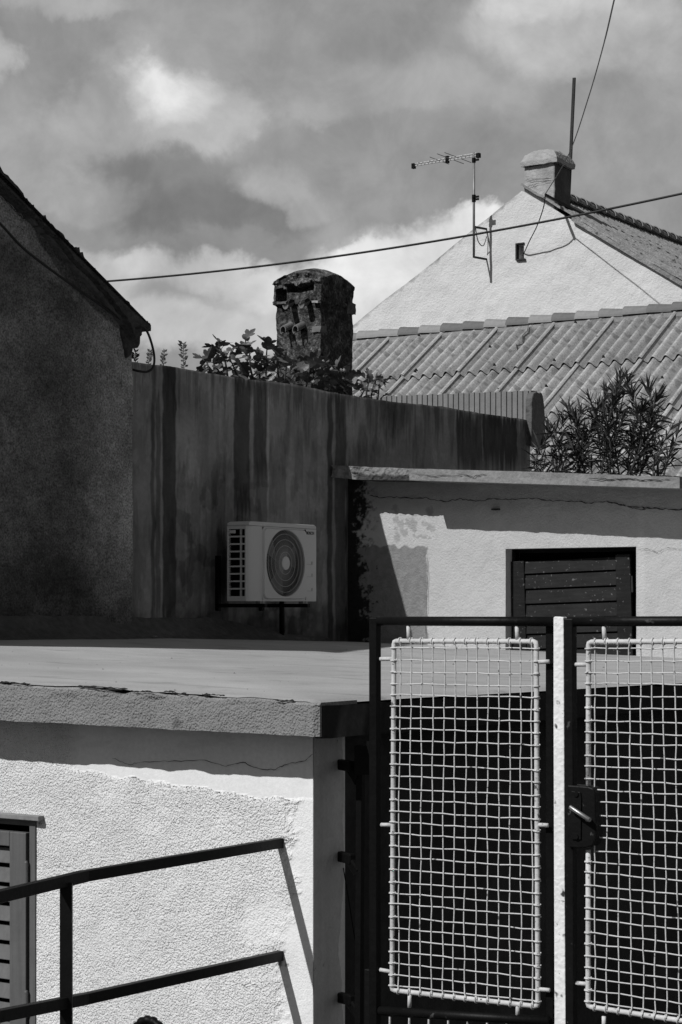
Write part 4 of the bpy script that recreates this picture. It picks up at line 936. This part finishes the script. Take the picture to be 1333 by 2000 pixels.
def ico_blob(name, c, sx, sy, sz, mt, parent, Mx, seed, amp=.2, sub=3):
    bmx = bmesh.new(); bmesh.ops.create_icosphere(bmx, subdivisions=sub, radius=1)
    for v in bmx.verts:
        k = 1+amp*(float(fbm(v.co.x*2+seed, v.co.z*2+v.co.y, 3))-.5)*2; v.co = Vector((c[0]+v.co.x*sx*k, c[1]+v.co.y*sy*k, c[2]+v.co.z*sz*k))
    me = bpy.data.meshes.new(name); bmx.to_mesh(me); bmx.free(); return link(name, me, mt, parent, Mx)
M['chimtop'] = mat('chimney_crown', .10, .97, [(5, .3), (22, .5)], [(16, .02, 5)], speck=[(9, .6, .4)])
x_, z_ = DC.px(617, 643); rough_box('pale_brick', M['clay'], stk, DC.M, x_-.035, .004, -.012, .08, z_-.028, z_+.032, 5, .010, 31)
for (px_, py_, w__, mt_) in ((556, 592.5, .055, 'chimtop'), (621, 590, .035, 'palechim')):
    x_, z_ = DC.px(px_, py_); rough_box('ledge_tile', M[mt_], stk, DC.M, x_-w__, x_+w__, -.055, .0, z_-.010, z_+.010, 5, .008, 33)
x_, z_ = DC.px(600, 594)
rough_box('side_ledge', M['chimcap'], stk, DC.M, -.03, .022, dy1-.12, dy1+.02, z_-.06, z_+.05, 8, .016, 35)
for (px_, py_, tilt) in ((573, 592, 1), (604, 590, 1), (568, 641, 0), (592, 640, 0)):
    x_, z_ = DC.px(px_, py_); r_ = .045 if not tilt else .042
    vs = []; fs = []; sg = 14; rng2 = range(sg+1) ; a_s, a_e = (0, 2*math.pi) if not tilt else (math.pi*1.0, math.pi*2.0)
    if not tilt: a_s, a_e = -.4, math.pi*1.35
    for lay, t in ((0, 0), (1, .010)):
        for (yy, dz) in ((.03, .03), (-.13, -.035)):
            for k in rng2:
                aa = a_s+(a_e-a_s)*k/sg; vs.append((x_+(r_-t)*math.cos(aa)*.8, yy, z_+dz+(r_-t)*math.sin(aa)))
    n = sg+1
    for k in range(sg): fs += [(k, k+1, n+k+1, n+k), (2*n+k, 3*n+k, 3*n+k+1, 2*n+k+1), (n+k, n+k+1, 3*n+k+1, 3*n+k)]
    m = MB(); m.add(vs, fs); m.build('vent_spout', M['clay'], stk, DC.M)
    m = MB(); m.tube([(x_, -.03, z_+.0), (x_, -.012, z_+.0)], .034, 14); m.build('vent_bore', M['deep'], stk, DC.M)

# ------------------------------------------------------------ plants
def leaf_fig(mb, p, d, size, r):
    """lobed leaf starting at p, pointing along d"""
    d = d.normalized(); side = d.cross(Vector((r.uniform(-.6, .6), r.uniform(-.6, .6), 1))).normalized(); nr = side.cross(d)
    out = [(0, 0), (.10, .10), (.02, .26), (.14, .36), (.30, .33), (.36, .20), (.48, .36), (.68, .42), (.74, .30), (.62, .16), (.80, .18), (1, .06), (1.04, 0)]
    curl = r.uniform(.1, .5)
    def pt(u, v): return p + d*u*size + side*v*size + nr*(-curl*size*(u-.3)**2 + .35*size*abs(v) + .05*size*math.sin(u*6))
    mid = [pt(u, 0) for u in (0, .2, .4, .6, .8, 1.04)]
    for sgn in (-1, 1):
        o_ = [pt(u, v*sgn) for u, v in out]; k = len(o_)
        vs = o_ + mid; c = k; fs = []
        idm = [0, 0, 0, 1, 1, 2, 2, 3, 3, 3, 4, 5, 5]
        for i in range(k-1):
            a_, b_ = c+idm[i], c+idm[i+1]
            f = [i, i+1, b_] + ([a_] if a_ != b_ else [])
            fs.append(tuple(f))
        mb.add(vs, fs)
def fig_plant(lab, base, stems, seed, size=.13, off=-.35, fruits=0):
    r = random.Random(seed); bp = LW.P(*base, off); t = thing('fig_shrub', bp, lab, 'shrub', 'fig shoots growing behind the streaked wall')
    sm = MB(); lm = MB(); fm_ = MB()
    for path in stems:
        o_ = off + r.uniform(-.12, .06); pts = smooth_path([LW.P(px, py, o_+r.uniform(-.02, .02)) for px, py in path], 5)
        n = len(pts); sm.tube(pts, [.011*(1-.6*i/n) for i in range(n)], 6)
        L_ = max(3, int((pts[-1]-pts[0]).length/.055))
        for k in range(L_+1):
            f = .25+.75*k/L_; i = min(int(f*(n-1)), n-2); p = pts[i]; ax0 = (pts[i+1]-pts[i]).normalized()
            an_ = k*2.4+r.uniform(-.5, .5); d = A*math.cos(an_) + B*math.sin(an_)*.8 + UPV*r.uniform(-.35, .55) + ax0*.3
            q = p + d.normalized()*r.uniform(.03, .06); sm.tube([p, (p+q)/2+UPV*.006, q], .003, 4)
            leaf_fig(lm, q, d+UPV*r.uniform(-.8, .25), size*r.uniform(.6, 1.1), r)
        if r.random() < .9: leaf_fig(lm, pts[-1], UPV+A*r.uniform(-.6, .6)+B*r.uniform(-.4, .4), size*.75, r)
    sm.build('stem', M['stem'], t, smooth=True); lm.build('foliage', M['fig'], t, fix=False)
    for k in range(fruits):
        pth = r.choice(stems); q = r.choice(pth[1:]); p = LW.P(q[0]+r.uniform(-14, 14), q[1]+r.uniform(-4, 14), off+.12)
        rr = .017; m = MB(); m.tube([p+UPV*rr*z_ for z_ in (-1, -.75, -.3, .2, .65, 1.1)], [rr*q_ for q_ in (.15, .65, 1, .9, .5, .1)], 8); m.build('fig_fruit', M['fruit'], t, smooth=True)
fig_plant('tallest fig shoots with broad lobed leaves left of the sooty chimney', (470, 760),
          [[(440, 760), (437, 720), (422, 688)], [(448, 760), (440, 705), (428, 676)], [(482, 760), (484, 715), (480, 665)], [(500, 760), (490, 720), (488, 690)], [(522, 765), (520, 720), (522, 678)], [(470, 760), (462, 730), (452, 706)],
           [(505, 765), (508, 735), (500, 705)], [(540, 770), (545, 740), (541, 712)], [(455, 760), (440, 740), (418, 712)], [(415, 750), (410, 725), (404, 706)]], 3, .155, fruits=3)
fig_plant('dense fig foliage with small fruits in front of the sooty chimney foot', (620, 785),
          [[(552, 780), (556, 745), (560, 716)], [(566, 780), (575, 750), (580, 728)], [(590, 790), (600, 750), (606, 708)], [(606, 790), (612, 740), (620, 700)], [(625, 795), (632, 745), (634, 712)], [(645, 795), (652, 755), (660, 722)],
           [(662, 795), (670, 765), (676, 735)], [(600, 795), (592, 765), (586, 742)], [(640, 795), (645, 775), (648, 750)], [(676, 795), (668, 770), (664, 748)], [(572, 785), (566, 765), (560, 745)]], 8, .155, fruits=9)
fig_plant('small separate fig sprout with few leaves against the corrugated roof', (722, 800),
          [[(722, 800), (727, 765), (737, 728)], [(714, 800), (716, 770), (722, 738)], [(700, 790), (705, 775), (712, 762)], [(735, 800), (740, 765), (742, 742)]], 15, .12, fruits=1)
def sprig(base, tip, lab, seed, n=9, size=.036):
    r = random.Random(seed); p0 = LW.P(*base, -.06); p1 = LW.P(*tip, -.06); t = thing('wall_sprig', p0, lab, 'plant', 'little weeds sprouting along the wall top')
    pts = smooth_path([p0, p0.lerp(p1, .5)+A*.012*r.uniform(-1, 1), p1], 6); sm = MB(); sm.tube(pts, .003, 5); lm = MB()
    for k in range(n):
        i = int(len(pts)*(.15+.8*k/n)); p = pts[min(i, len(pts)-1)]
        for sg in (-1, 1):
            d = (A*sg*r.uniform(.6, 1)+B*r.uniform(-.5, .5)+UPV*r.uniform(.2, .9)).normalized(); s_ = size*r.uniform(.7, 1.2); sd = d.cross(B).normalized()
            lm.add([p, p+d*s_*.5+sd*s_*.22, p+d*s_, p+d*s_*.5-sd*s_*.22], [(0, 1, 2, 3)])
    sm.build('stem', M['stem'], t); lm.build('foliage', M['leaf'], t, fix=False)
sprig((266, 712), (266, 684), 'short leafy weed tucked right under the old house eave', 1)
sprig((288, 716), (293, 684), 'small weed inside the black cable loop on the wall top', 2)
sprig((319, 718), (322, 684), 'slim upright weed just right of the cable loop', 3)
sprig((360, 722), (359, 670), 'tallest lone weed sprig standing between cable loop and figs', 4, 10, .045)
sprig((398, 732), (402, 712), 'low creeping weed left of the fig leaves on the wall top', 5, 5, .03)

# oleander
OL = Fr(U(1180, 920, 15.9), A)
def oleander(lab, base, tips, seed, dens=1.0):
    r = random.Random(seed); bp = OL.P(base[0], base[1]+40); t = thing('oleander_bush', bp, lab, 'shrub', 'oleander behind the cornice')
    sm = MB(); lm = MB()
    for (tx_, ty_, bx_) in tips:
        d0 = r.uniform(-.5, .3); p0 = OL.P(bx_, 955, d0*.4); p2 = OL.P(tx_, ty_, d0); pm = p0.lerp(p2, .5)+A*r.uniform(-.11, .11)+B*r.uniform(-.12, .12)
        pts = smooth_path([p0, pm, p2], 10); n = len(pts); sm.tube(pts, [.008*(1-.65*i/n) for i in range(n)], 5); L_ = (p2-p0).length
        whorls = int(L_/.026*dens); rot = 0
        for k in range(whorls):
            f = .22+.78*k/max(1, whorls-1); i = min(int(f*(n-1)), n-2); p = pts[i]; ax0 = (pts[i+1]-pts[i]).normalized()
            if r.random() < (.6 if f < .5 else .2): continue
            rot += 1.1
            for q in range(3 if f < .9 else 4):
                an_ = rot+q*2.094+r.uniform(-.3, .3); u = ax0.cross(Vector((.3, 1, .1))).normalized(); w_ = ax0.cross(u)
                opn = r.uniform(.45, 1.5) if f < .85 else r.uniform(.2, .8)
                d = (u*math.cos(an_)+w_*math.sin(an_))*math.sin(opn) + ax0*math.cos(opn); d.normalize(); ln = r.uniform(.10, .20)*(1 if f < .93 else .8); wd = ln*.052
                sd = d.cross(ax0).normalized(); nr = sd.cross(d); bend = -nr*ln*r.uniform(-.05, .25)-UPV*ln*r.uniform(-.05,.15)
                a1 = p+d*ln*.3+sd*wd; a2 = p+d*ln*.3-sd*wd; b1_ = p+d*ln*.65+sd*wd*.9+bend*.4; b2_ = p+d*ln*.65-sd*wd*.9+bend*.4; e_ = p+d*ln+bend
                lm.add([p, a1, b1_, e_, b2_, a2], [(0, 1, 2, 3), (0, 3, 4, 5)])
    sm.build('stem', M['stem'], t); lm.build('foliage', M['leaf'], t, fix=False)
oleander('broad dark oleander bush in front of the corrugated roof behind the cornice', (1150, 920),
         [(1213, 735, 1200), (1232, 760, 1215), (1265, 755, 1235), (1285, 770, 1240), (1150, 772, 1170), (1170, 790, 1165), (1180, 800, 1190), (1110, 795, 1140), (1125, 815, 1130), (1085, 835, 1090), (1098, 815, 1100), (1065, 860, 1075), (1072, 840, 1072),
          (1055, 885, 1068), (1200, 790, 1195), (1245, 800, 1222), (1260, 790, 1228), (1275, 820, 1238), (1190, 840, 1192), (1140, 850, 1150), (1215, 820, 1205), (1160, 830, 1160), (1240, 850, 1220), (1118, 870, 1120), (1050, 900, 1062), (1100, 880, 1098), (1135, 800, 1150), (1228, 740, 1215), (1205, 760, 1195), (1275, 800, 1245), (1185, 760, 1180)], 4)
oleander('sparse young oleander shoot at the right edge with a tuft of narrow leaves', (1290, 925),
         [(1315, 828, 1290), (1325, 845, 1288), (1290, 870, 1282), (1305, 890, 1294), (1272, 880, 1270)], 9, .7)

# ------------------------------------------------------------ stair railing
rr_ = thing('stair_railing', U(131, 2600, 6.5), 'dark square-tube stair railing with two sloping rails fixed to the stucco wall', 'railing')
def onB(px, py, px0=548, D0=None):
    """point on the vertical plane through the wall fixing that runs along B"""
    D0 = D0 or NW.P(548, 1650).y; return U(px, py, D0*((CX+F*F/5825)-px0)/((CX+F*F/5825)-px))
ex_pt = []
up = [onB(549, 1646), onB(165, 1711)]; lo = [onB(550, 1866), onB(165, 1951)]
bend = Vector((-.22, -.975, 0)).normalized()
def along(p, d, px, py):
    # intersect ray with the vertical plane through p containing horizontal d
    r = Vector(((px-CX)/F, 1, (HY-py)/F)); nrm_ = Vector((d.y, -d.x, 0)); t = p.dot(nrm_)/r.dot(nrm_); return r*t
dB = Vector((-.40, -.92, 0)).normalized()
upL = along(up[1], dB, -130, 1782); loL = along(lo[1], dB, -130, 2010)
for a_, b_, l_ in ((up[0]+B*.01, up[1], 'rail'), (lo[0]+B*.01, lo[1], 'rail')):
    m = MB(); m.bar(a_, b_, .030, .037); m.build('rail', M['railpaint'], rr_, bevel=.002)
for a_, b_ in ((up[1], upL), (lo[1], loL)):
    m = MB(); m.bar(a_+(a_-b_).normalized()*.004, b_, .032, .038); m.build('rail', M['railpaint'], rr_, bevel=.002)
pp_ = along(up[1], dB, 130, 1716)+B*.0; pb = Vector((pp_.x, pp_.y, -2.75))
m = MB(); m.bar(Vector((pp_.x, pp_.y, pp_.z-.012)), pb, .040, .040, up=(A*.8+B*.6).normalized()); m.build('post', M['railpaint'], rr_, bevel=.002)
m = MB(); m.bar(Vector((upL.x, upL.y, upL.z)), Vector((upL.x, upL.y, -2.75)), .036, .036, up=A); m.build('post', M['railpaint'], rr_, bevel=.002)

m = MB(); hz = NW.P(262, 1996, .35); pts = []
for k in range(30):
    a_ = math.pi*(1-k/29); pts.append(hz + A*(.075+.085*math.cos(a_)*1.0) + UPV*(-.10+.115*math.sin(a_)) )
rad = [.019*(1.0 if k % 3 else .72) for k in range(30)]
m.tube(pts, rad, 12); m.tube([pts[0], Vector((pts[0].x, pts[0].y, -2.75))], .017, 10); m.tube([pts[-1], Vector((pts[-1].x, pts[-1].y, -2.75))], .017, 10)
tag(m.build('ribbed_hose', M['black'], None, smooth=True), 'bend of black ribbed hose just showing at the bottom edge before the stucco', 'hose')

# ------------------------------------------------------------ gates
def gpt(px, py, off=0.0): return GP.P(px, py, off)
def gtube(mb, pts, r, off=0.0, seg=10): mb.tube([gpt(px, py, off) for px, py in pts], r, seg)
def panel(parent, TL, TR, BR, BL, nc, nr, seed, gap=None, vis=1333):
    r = random.Random(seed)
    def bil(u, v):
        x = (TL[0]*(1-u)+TR[0]*u)*(1-v)+(BL[0]*(1-u)+BR[0]*u)*v; y = (TL[1]*(1-u)+TR[1]*u)*(1-v)+(BL[1]*(1-u)+BR[1]*u)*v; return x, y
    # frame rod (bent round the corners)
    fm_ = MB(); c = .02; cv = .009
    outline = [(c, 0), (.5, 0), (1-c, 0), (1-.003, .003), (1, cv), (1, .25), (1, .5), (1, .75), (1, 1-cv), (1-.003, 1-.003), (1-c, 1), (.5, 1), (c, 1), (.003, 1-.003), (0, 1-cv), (0, .75), (0, .5), (0, .25), (0, cv), (.003, .003), (c, 0)]
    if gap:
        pieces = [[(0, gap[0]), (0, .2), (0, cv), (.003, .003), (c, 0), (.5, 0), (1-c, 0), (1, cv), (1, .5), (1, 1-cv), (1-c, 1), (.5, 1), (c, 1), (.003, .997), (0, 1-cv), (0, .8), (0, gap[1])]]
    else: pieces = [outline]
    for pc in pieces: fm_.tube([gpt(*bil(u, v)) for u, v in pc], .0092, 10)
    fr2 = fm_.build('panel_frame', M['whitepaint'], parent, smooth=True)
    wm = MB(); wr = .0026
    us = [(k+.55)/(nc) + r.uniform(-.0015, .0015) for k in range(nc)]; vs_ = [(k+.6)/(nr)+r.uniform(-.003, .003) for k in range(nr)]
    def wob(s_, k, amp): return .6*amp*math.sin(k*1.7+s_*9)+amp*.7*math.sin(k*3.1+s_*23)
    nodes = {}
    for i, u in enumerate(us):
        for j, v in enumerate(vs_): nodes[i, j] = (u+wob(v, i, .0035)+r.uniform(-.0022, .0022)+.008*math.sin(v*3+seed)*(1-abs(2*u-1)), v+wob(u, j+50, .0012)+r.uniform(-.0008, .0008))
    br = set()
    if gap: br = {j for j, v in enumerate(vs_) if gap[0]-.005 < v < gap[1]+.005}
    for i, u in enumerate(us):       # verticals
        P_ = [gpt(*bil(u, 0), .011), gpt(*bil(u, .004), .010)]
        for j in range(nr): P_.append(gpt(*bil(*nodes[i, j]), .003*(1 if (i+j) % 2 else -1)))
        P_ += [gpt(*bil(u, .996), .010), gpt(*bil(u, 1.0), .011)]
        wm.tube(P_, wr, 6)
    for j, v in enumerate(vs_):
        s_ = 0 if j not in br else 0
        P_ = [] if j in br else [gpt(*bil(0, v), .011), gpt(*bil(.012, v), .009)]
        for i in range(nc): P_.append(gpt(*bil(*nodes[i, j]), .003*(-1 if (i+j) % 2 else 1)))
        P_ += [gpt(*bil(.988, v), .009), gpt(*bil(1.0, v), .011)]
        wm.tube(P_, wr, 6)
    # wire ends wrapped round the rod
    for (uu, vv, hor) in [(u, 0, 1) for u in us]+[(u, 1, 1) for u in us]+[(0, v, 0) for j, v in enumerate(vs_) if j not in br]+[(1, v, 0) for v in vs_]:
        p = gpt(*bil(uu, vv)); ax1 = UPV if hor else A; q = []
        off_ = A*.004*r.uniform(-1, 1) if hor else UPV*.004*r.uniform(-1, 1)
        for k in range(9):
            a_ = 2*math.pi*k/8; q.append(p + ax1*math.cos(a_)*.0118 - B*math.sin(a_)*.0118 + off_*(k/4-1))
        wm.tube(q, .0030, 5)
    wm.build('wire_mesh', M['whitepaint'], fr2, smooth=True, fix=False); return fr2
def stub(parent, p, q):
    m = MB(); m.tube([gpt(*p), gpt(*q)], .0075, 8); m.build('welded_stub', M['whitepaint'], parent, smooth=True)

gl = thing('wire_gate', gpt(905, 2150), 'narrower mesh gate leaf hinged by the stucco corner, left of the white post', 'gate', 'mesh gate leaves')
m = MB(); gtube(m, [(733, 1213), (905, 1213.5), (1079, 1214)], .0175, seg=14); m.build('top_rail', M['blacky'], gl, smooth=True)
m = MB(); m.bar(gpt(733, 1206), gpt(733, 2300), .034, .034, up=A); m.build('hinge_stile', M['black'], gl, bevel=.004)
m = MB(); m.bar(gpt(1076, 1212, -.03), gpt(1076, 2300, -.03), .022, .03, up=A); m.build('closing_stile', M['black'], gl, bevel=.003)
m = MB(); gtube(m, [(742, 1974), (900, 1984), (1072, 1994)], .0165, seg=14); m.build('bottom_rail', M['blacky'], gl, smooth=True)
panel(gl, (770, 1252), (1048, 1253), (1051, 1966), (766, 1934), 13, 30, 2)
for p, q in (((798, 1222), (799, 1250)), ((1010, 1222), (1011, 1250)), ((743, 1287), (768, 1287)), ((1050, 1293), (1073, 1292)), ((745, 1611), (766, 1611)), ((1050, 1611), (1071, 1612)), ((743, 1894), (765, 1898)), ((1053, 1932), (1074, 1934)), ((801, 1940), (800, 1968)), ((1012, 1962), (1011, 1984))): stub(gl, p, q)
for k in range(9):
    x = 762+k*38; m = MB(); m.tube([gpt(x, 1985+k*2.4), gpt(x-1, 2040+k*2)], .0045, 6); m.build('lower_wire', M['whitepaint'], gl)

gp2 = thing('gate_post', gpt(1091, 2300), 'flaking white painted flat post standing between the two mesh gate leaves', 'post')
m = MB(); pts_ = [(1081, 1206), (1084, 1204), (1092, 1205), (1100, 1205), (1101, 1215), (1102, 1400), (1103, 1700), (1105, 2001), (1106, 2300), (1084, 2300), (1083, 2001), (1082, 1700), (1081, 1400)]
m.prism([GP.px(px, py, .02) for px, py in pts_], -.02, .012)
m.build('post_strip', M['whitepost'], gp2, GP.M, bevel=.003)

grt = thing('wire_gate', gpt(1280, 2300), 'mesh gate leaf with lock box and steel lever, right of the white post', 'gate', 'mesh gate leaves')
m = MB(); gtube(m, [(1112, 1214), (1240, 1213.5), (1480, 1213)], .0175, seg=14); m.build('top_rail', M['blacky'], grt, smooth=True)
m = MB(); m.bar(gpt(1114, 1208), gpt(1117, 2300), .036, .036, up=A); m.build('lock_stile', M['blacky'], grt, bevel=.004)
m = MB(); m.bar(gpt(1480, 1208), gpt(1483, 2300), .036, .036, up=A); m.build('hinge_stile', M['black'], grt, bevel=.004)
m = MB(); gtube(m, [(1120, 2012), (1300, 2030), (1480, 2052)], .0165, seg=14); m.build('bottom_rail', M['blacky'], grt, smooth=True)
panel(grt, (1150, 1254), (1442, 1252), (1452, 2012), (1149, 1966), 13, 31, 5, gap=(.405, .57))
for p, q in (((1180, 1222), (1181, 1250)), ((1390, 1222), (1391, 1250)), ((1123, 1298), (1149, 1298)), ((1125, 1920), (1148, 1922)), ((1180, 1985), (1180, 2010))): stub(grt, p, q)
# lock box with plates and lever
lb = []
for (cx_, cy_, a0) in ((1158, 1541, 90), (1112, 1541, 180)):
    pass
poly = [(1108, 1533), (1150, 1536), (1160, 1540), (1163, 1550), (1165, 1620), (1164, 1640), (1158, 1652), (1148, 1656), (1128, 1657), (1112, 1655), (1109, 1648)]
m = MB(); m.prism([GP.px(px, py, .028) for px, py in poly], -.03, .03); lk = m.build('lock_box', M['blacky'], grt, GP.M, bevel=.005)
m = MB(); m.prism([GP.px(px, py, .035) for px, py in ((1116, 1545), (1134, 1547), (1136, 1560), (1135, 1640), (1118, 1640), (1115, 1630))], -.036, -.0302); m.build('lock_plate', M['blacky'], lk, GP.M, bevel=.002)
for py in (1551, 1634):
    e = GP.px(1126, py, .036); m = MB(); m.tube([(e[0], -.0365, e[1]), (e[0], -.041, e[1])], .009, 12); m.build('plate_screw', M['blacky'], lk, GP.M)
h0 = gpt(1114, 1576, .062); h1 = gpt(1151, 1601, .062); m = MB(); m.tube([h0-(h1-h0)*.02, h0, h1, h1+(h1-h0)*.03], [.006, .0072, .0085, .006], 12)
hn = m.build('lever_handle', M['steel'], lk, smooth=True)
m = MB(); m.tube([gpt(1150, 1600, .030), gpt(1151, 1601, .062)], .008, 10); m.build('handle_spindle', M['steel'], hn)

# hinge bar fixed to the passage wall with lugs
hp = thing('hinge_post', U(708, 2300, 7.4), 'narrow black iron bar with three lugs let into the wall edge beside the gate', 'post')
hD = 7.42; m = MB(); m.bar(U(705, 1456, hD), U(700, 2300, hD), .026, .026, up=A); m.build('bar', M['black'], hp, bevel=.002)
m = MB(); m.prism([(-.03, .0), (.05, .0), (.05, .125), (.024, .125), (.024, .105), (-.03, .105)], -.012, .012); 
HM = Fr(U(709, 1512, 7.39), A).M; m.build('latch_plate', M['black'], hp, HM)
for py in (1492, 1672, 1948):
    base = NS.P(671, py, .0)+A*-.035; mid_ = U(690, py+6, hD+.03); end = U(702, py+34, hD)
    m = MB(); m.bar(base, mid_, .030, .040); m.bar(mid_-(mid_-base)*.2, end, .028, .040); m.build('wall_lug', M['black'], hp, bevel=.006)
m = MB(); m.tube(smooth_path([NS.P(671, 1695, .01), NS.P(682, 1760, .03), NS.P(694, 1835, .04), NS.P(703, 1870, .03), NS.P(702, 1910, .03), NS.P(690, 1950, .01)]), .0022, 5)
tag(m.build('loose_wire', M['black'], None, smooth=True), 'thin loose wire drooping between the wall lugs beside the hinge bar', 'wire')
m = MB(); m.bar(gpt(722, 1892, -.02), gpt(722, 2300, -.02), .028, .03, up=A)
tag(m.build('ground_bolt', M['blacky'], None, bevel=.004), 'short worn black upright bolt bar against the left foot of the gate', 'bolt')
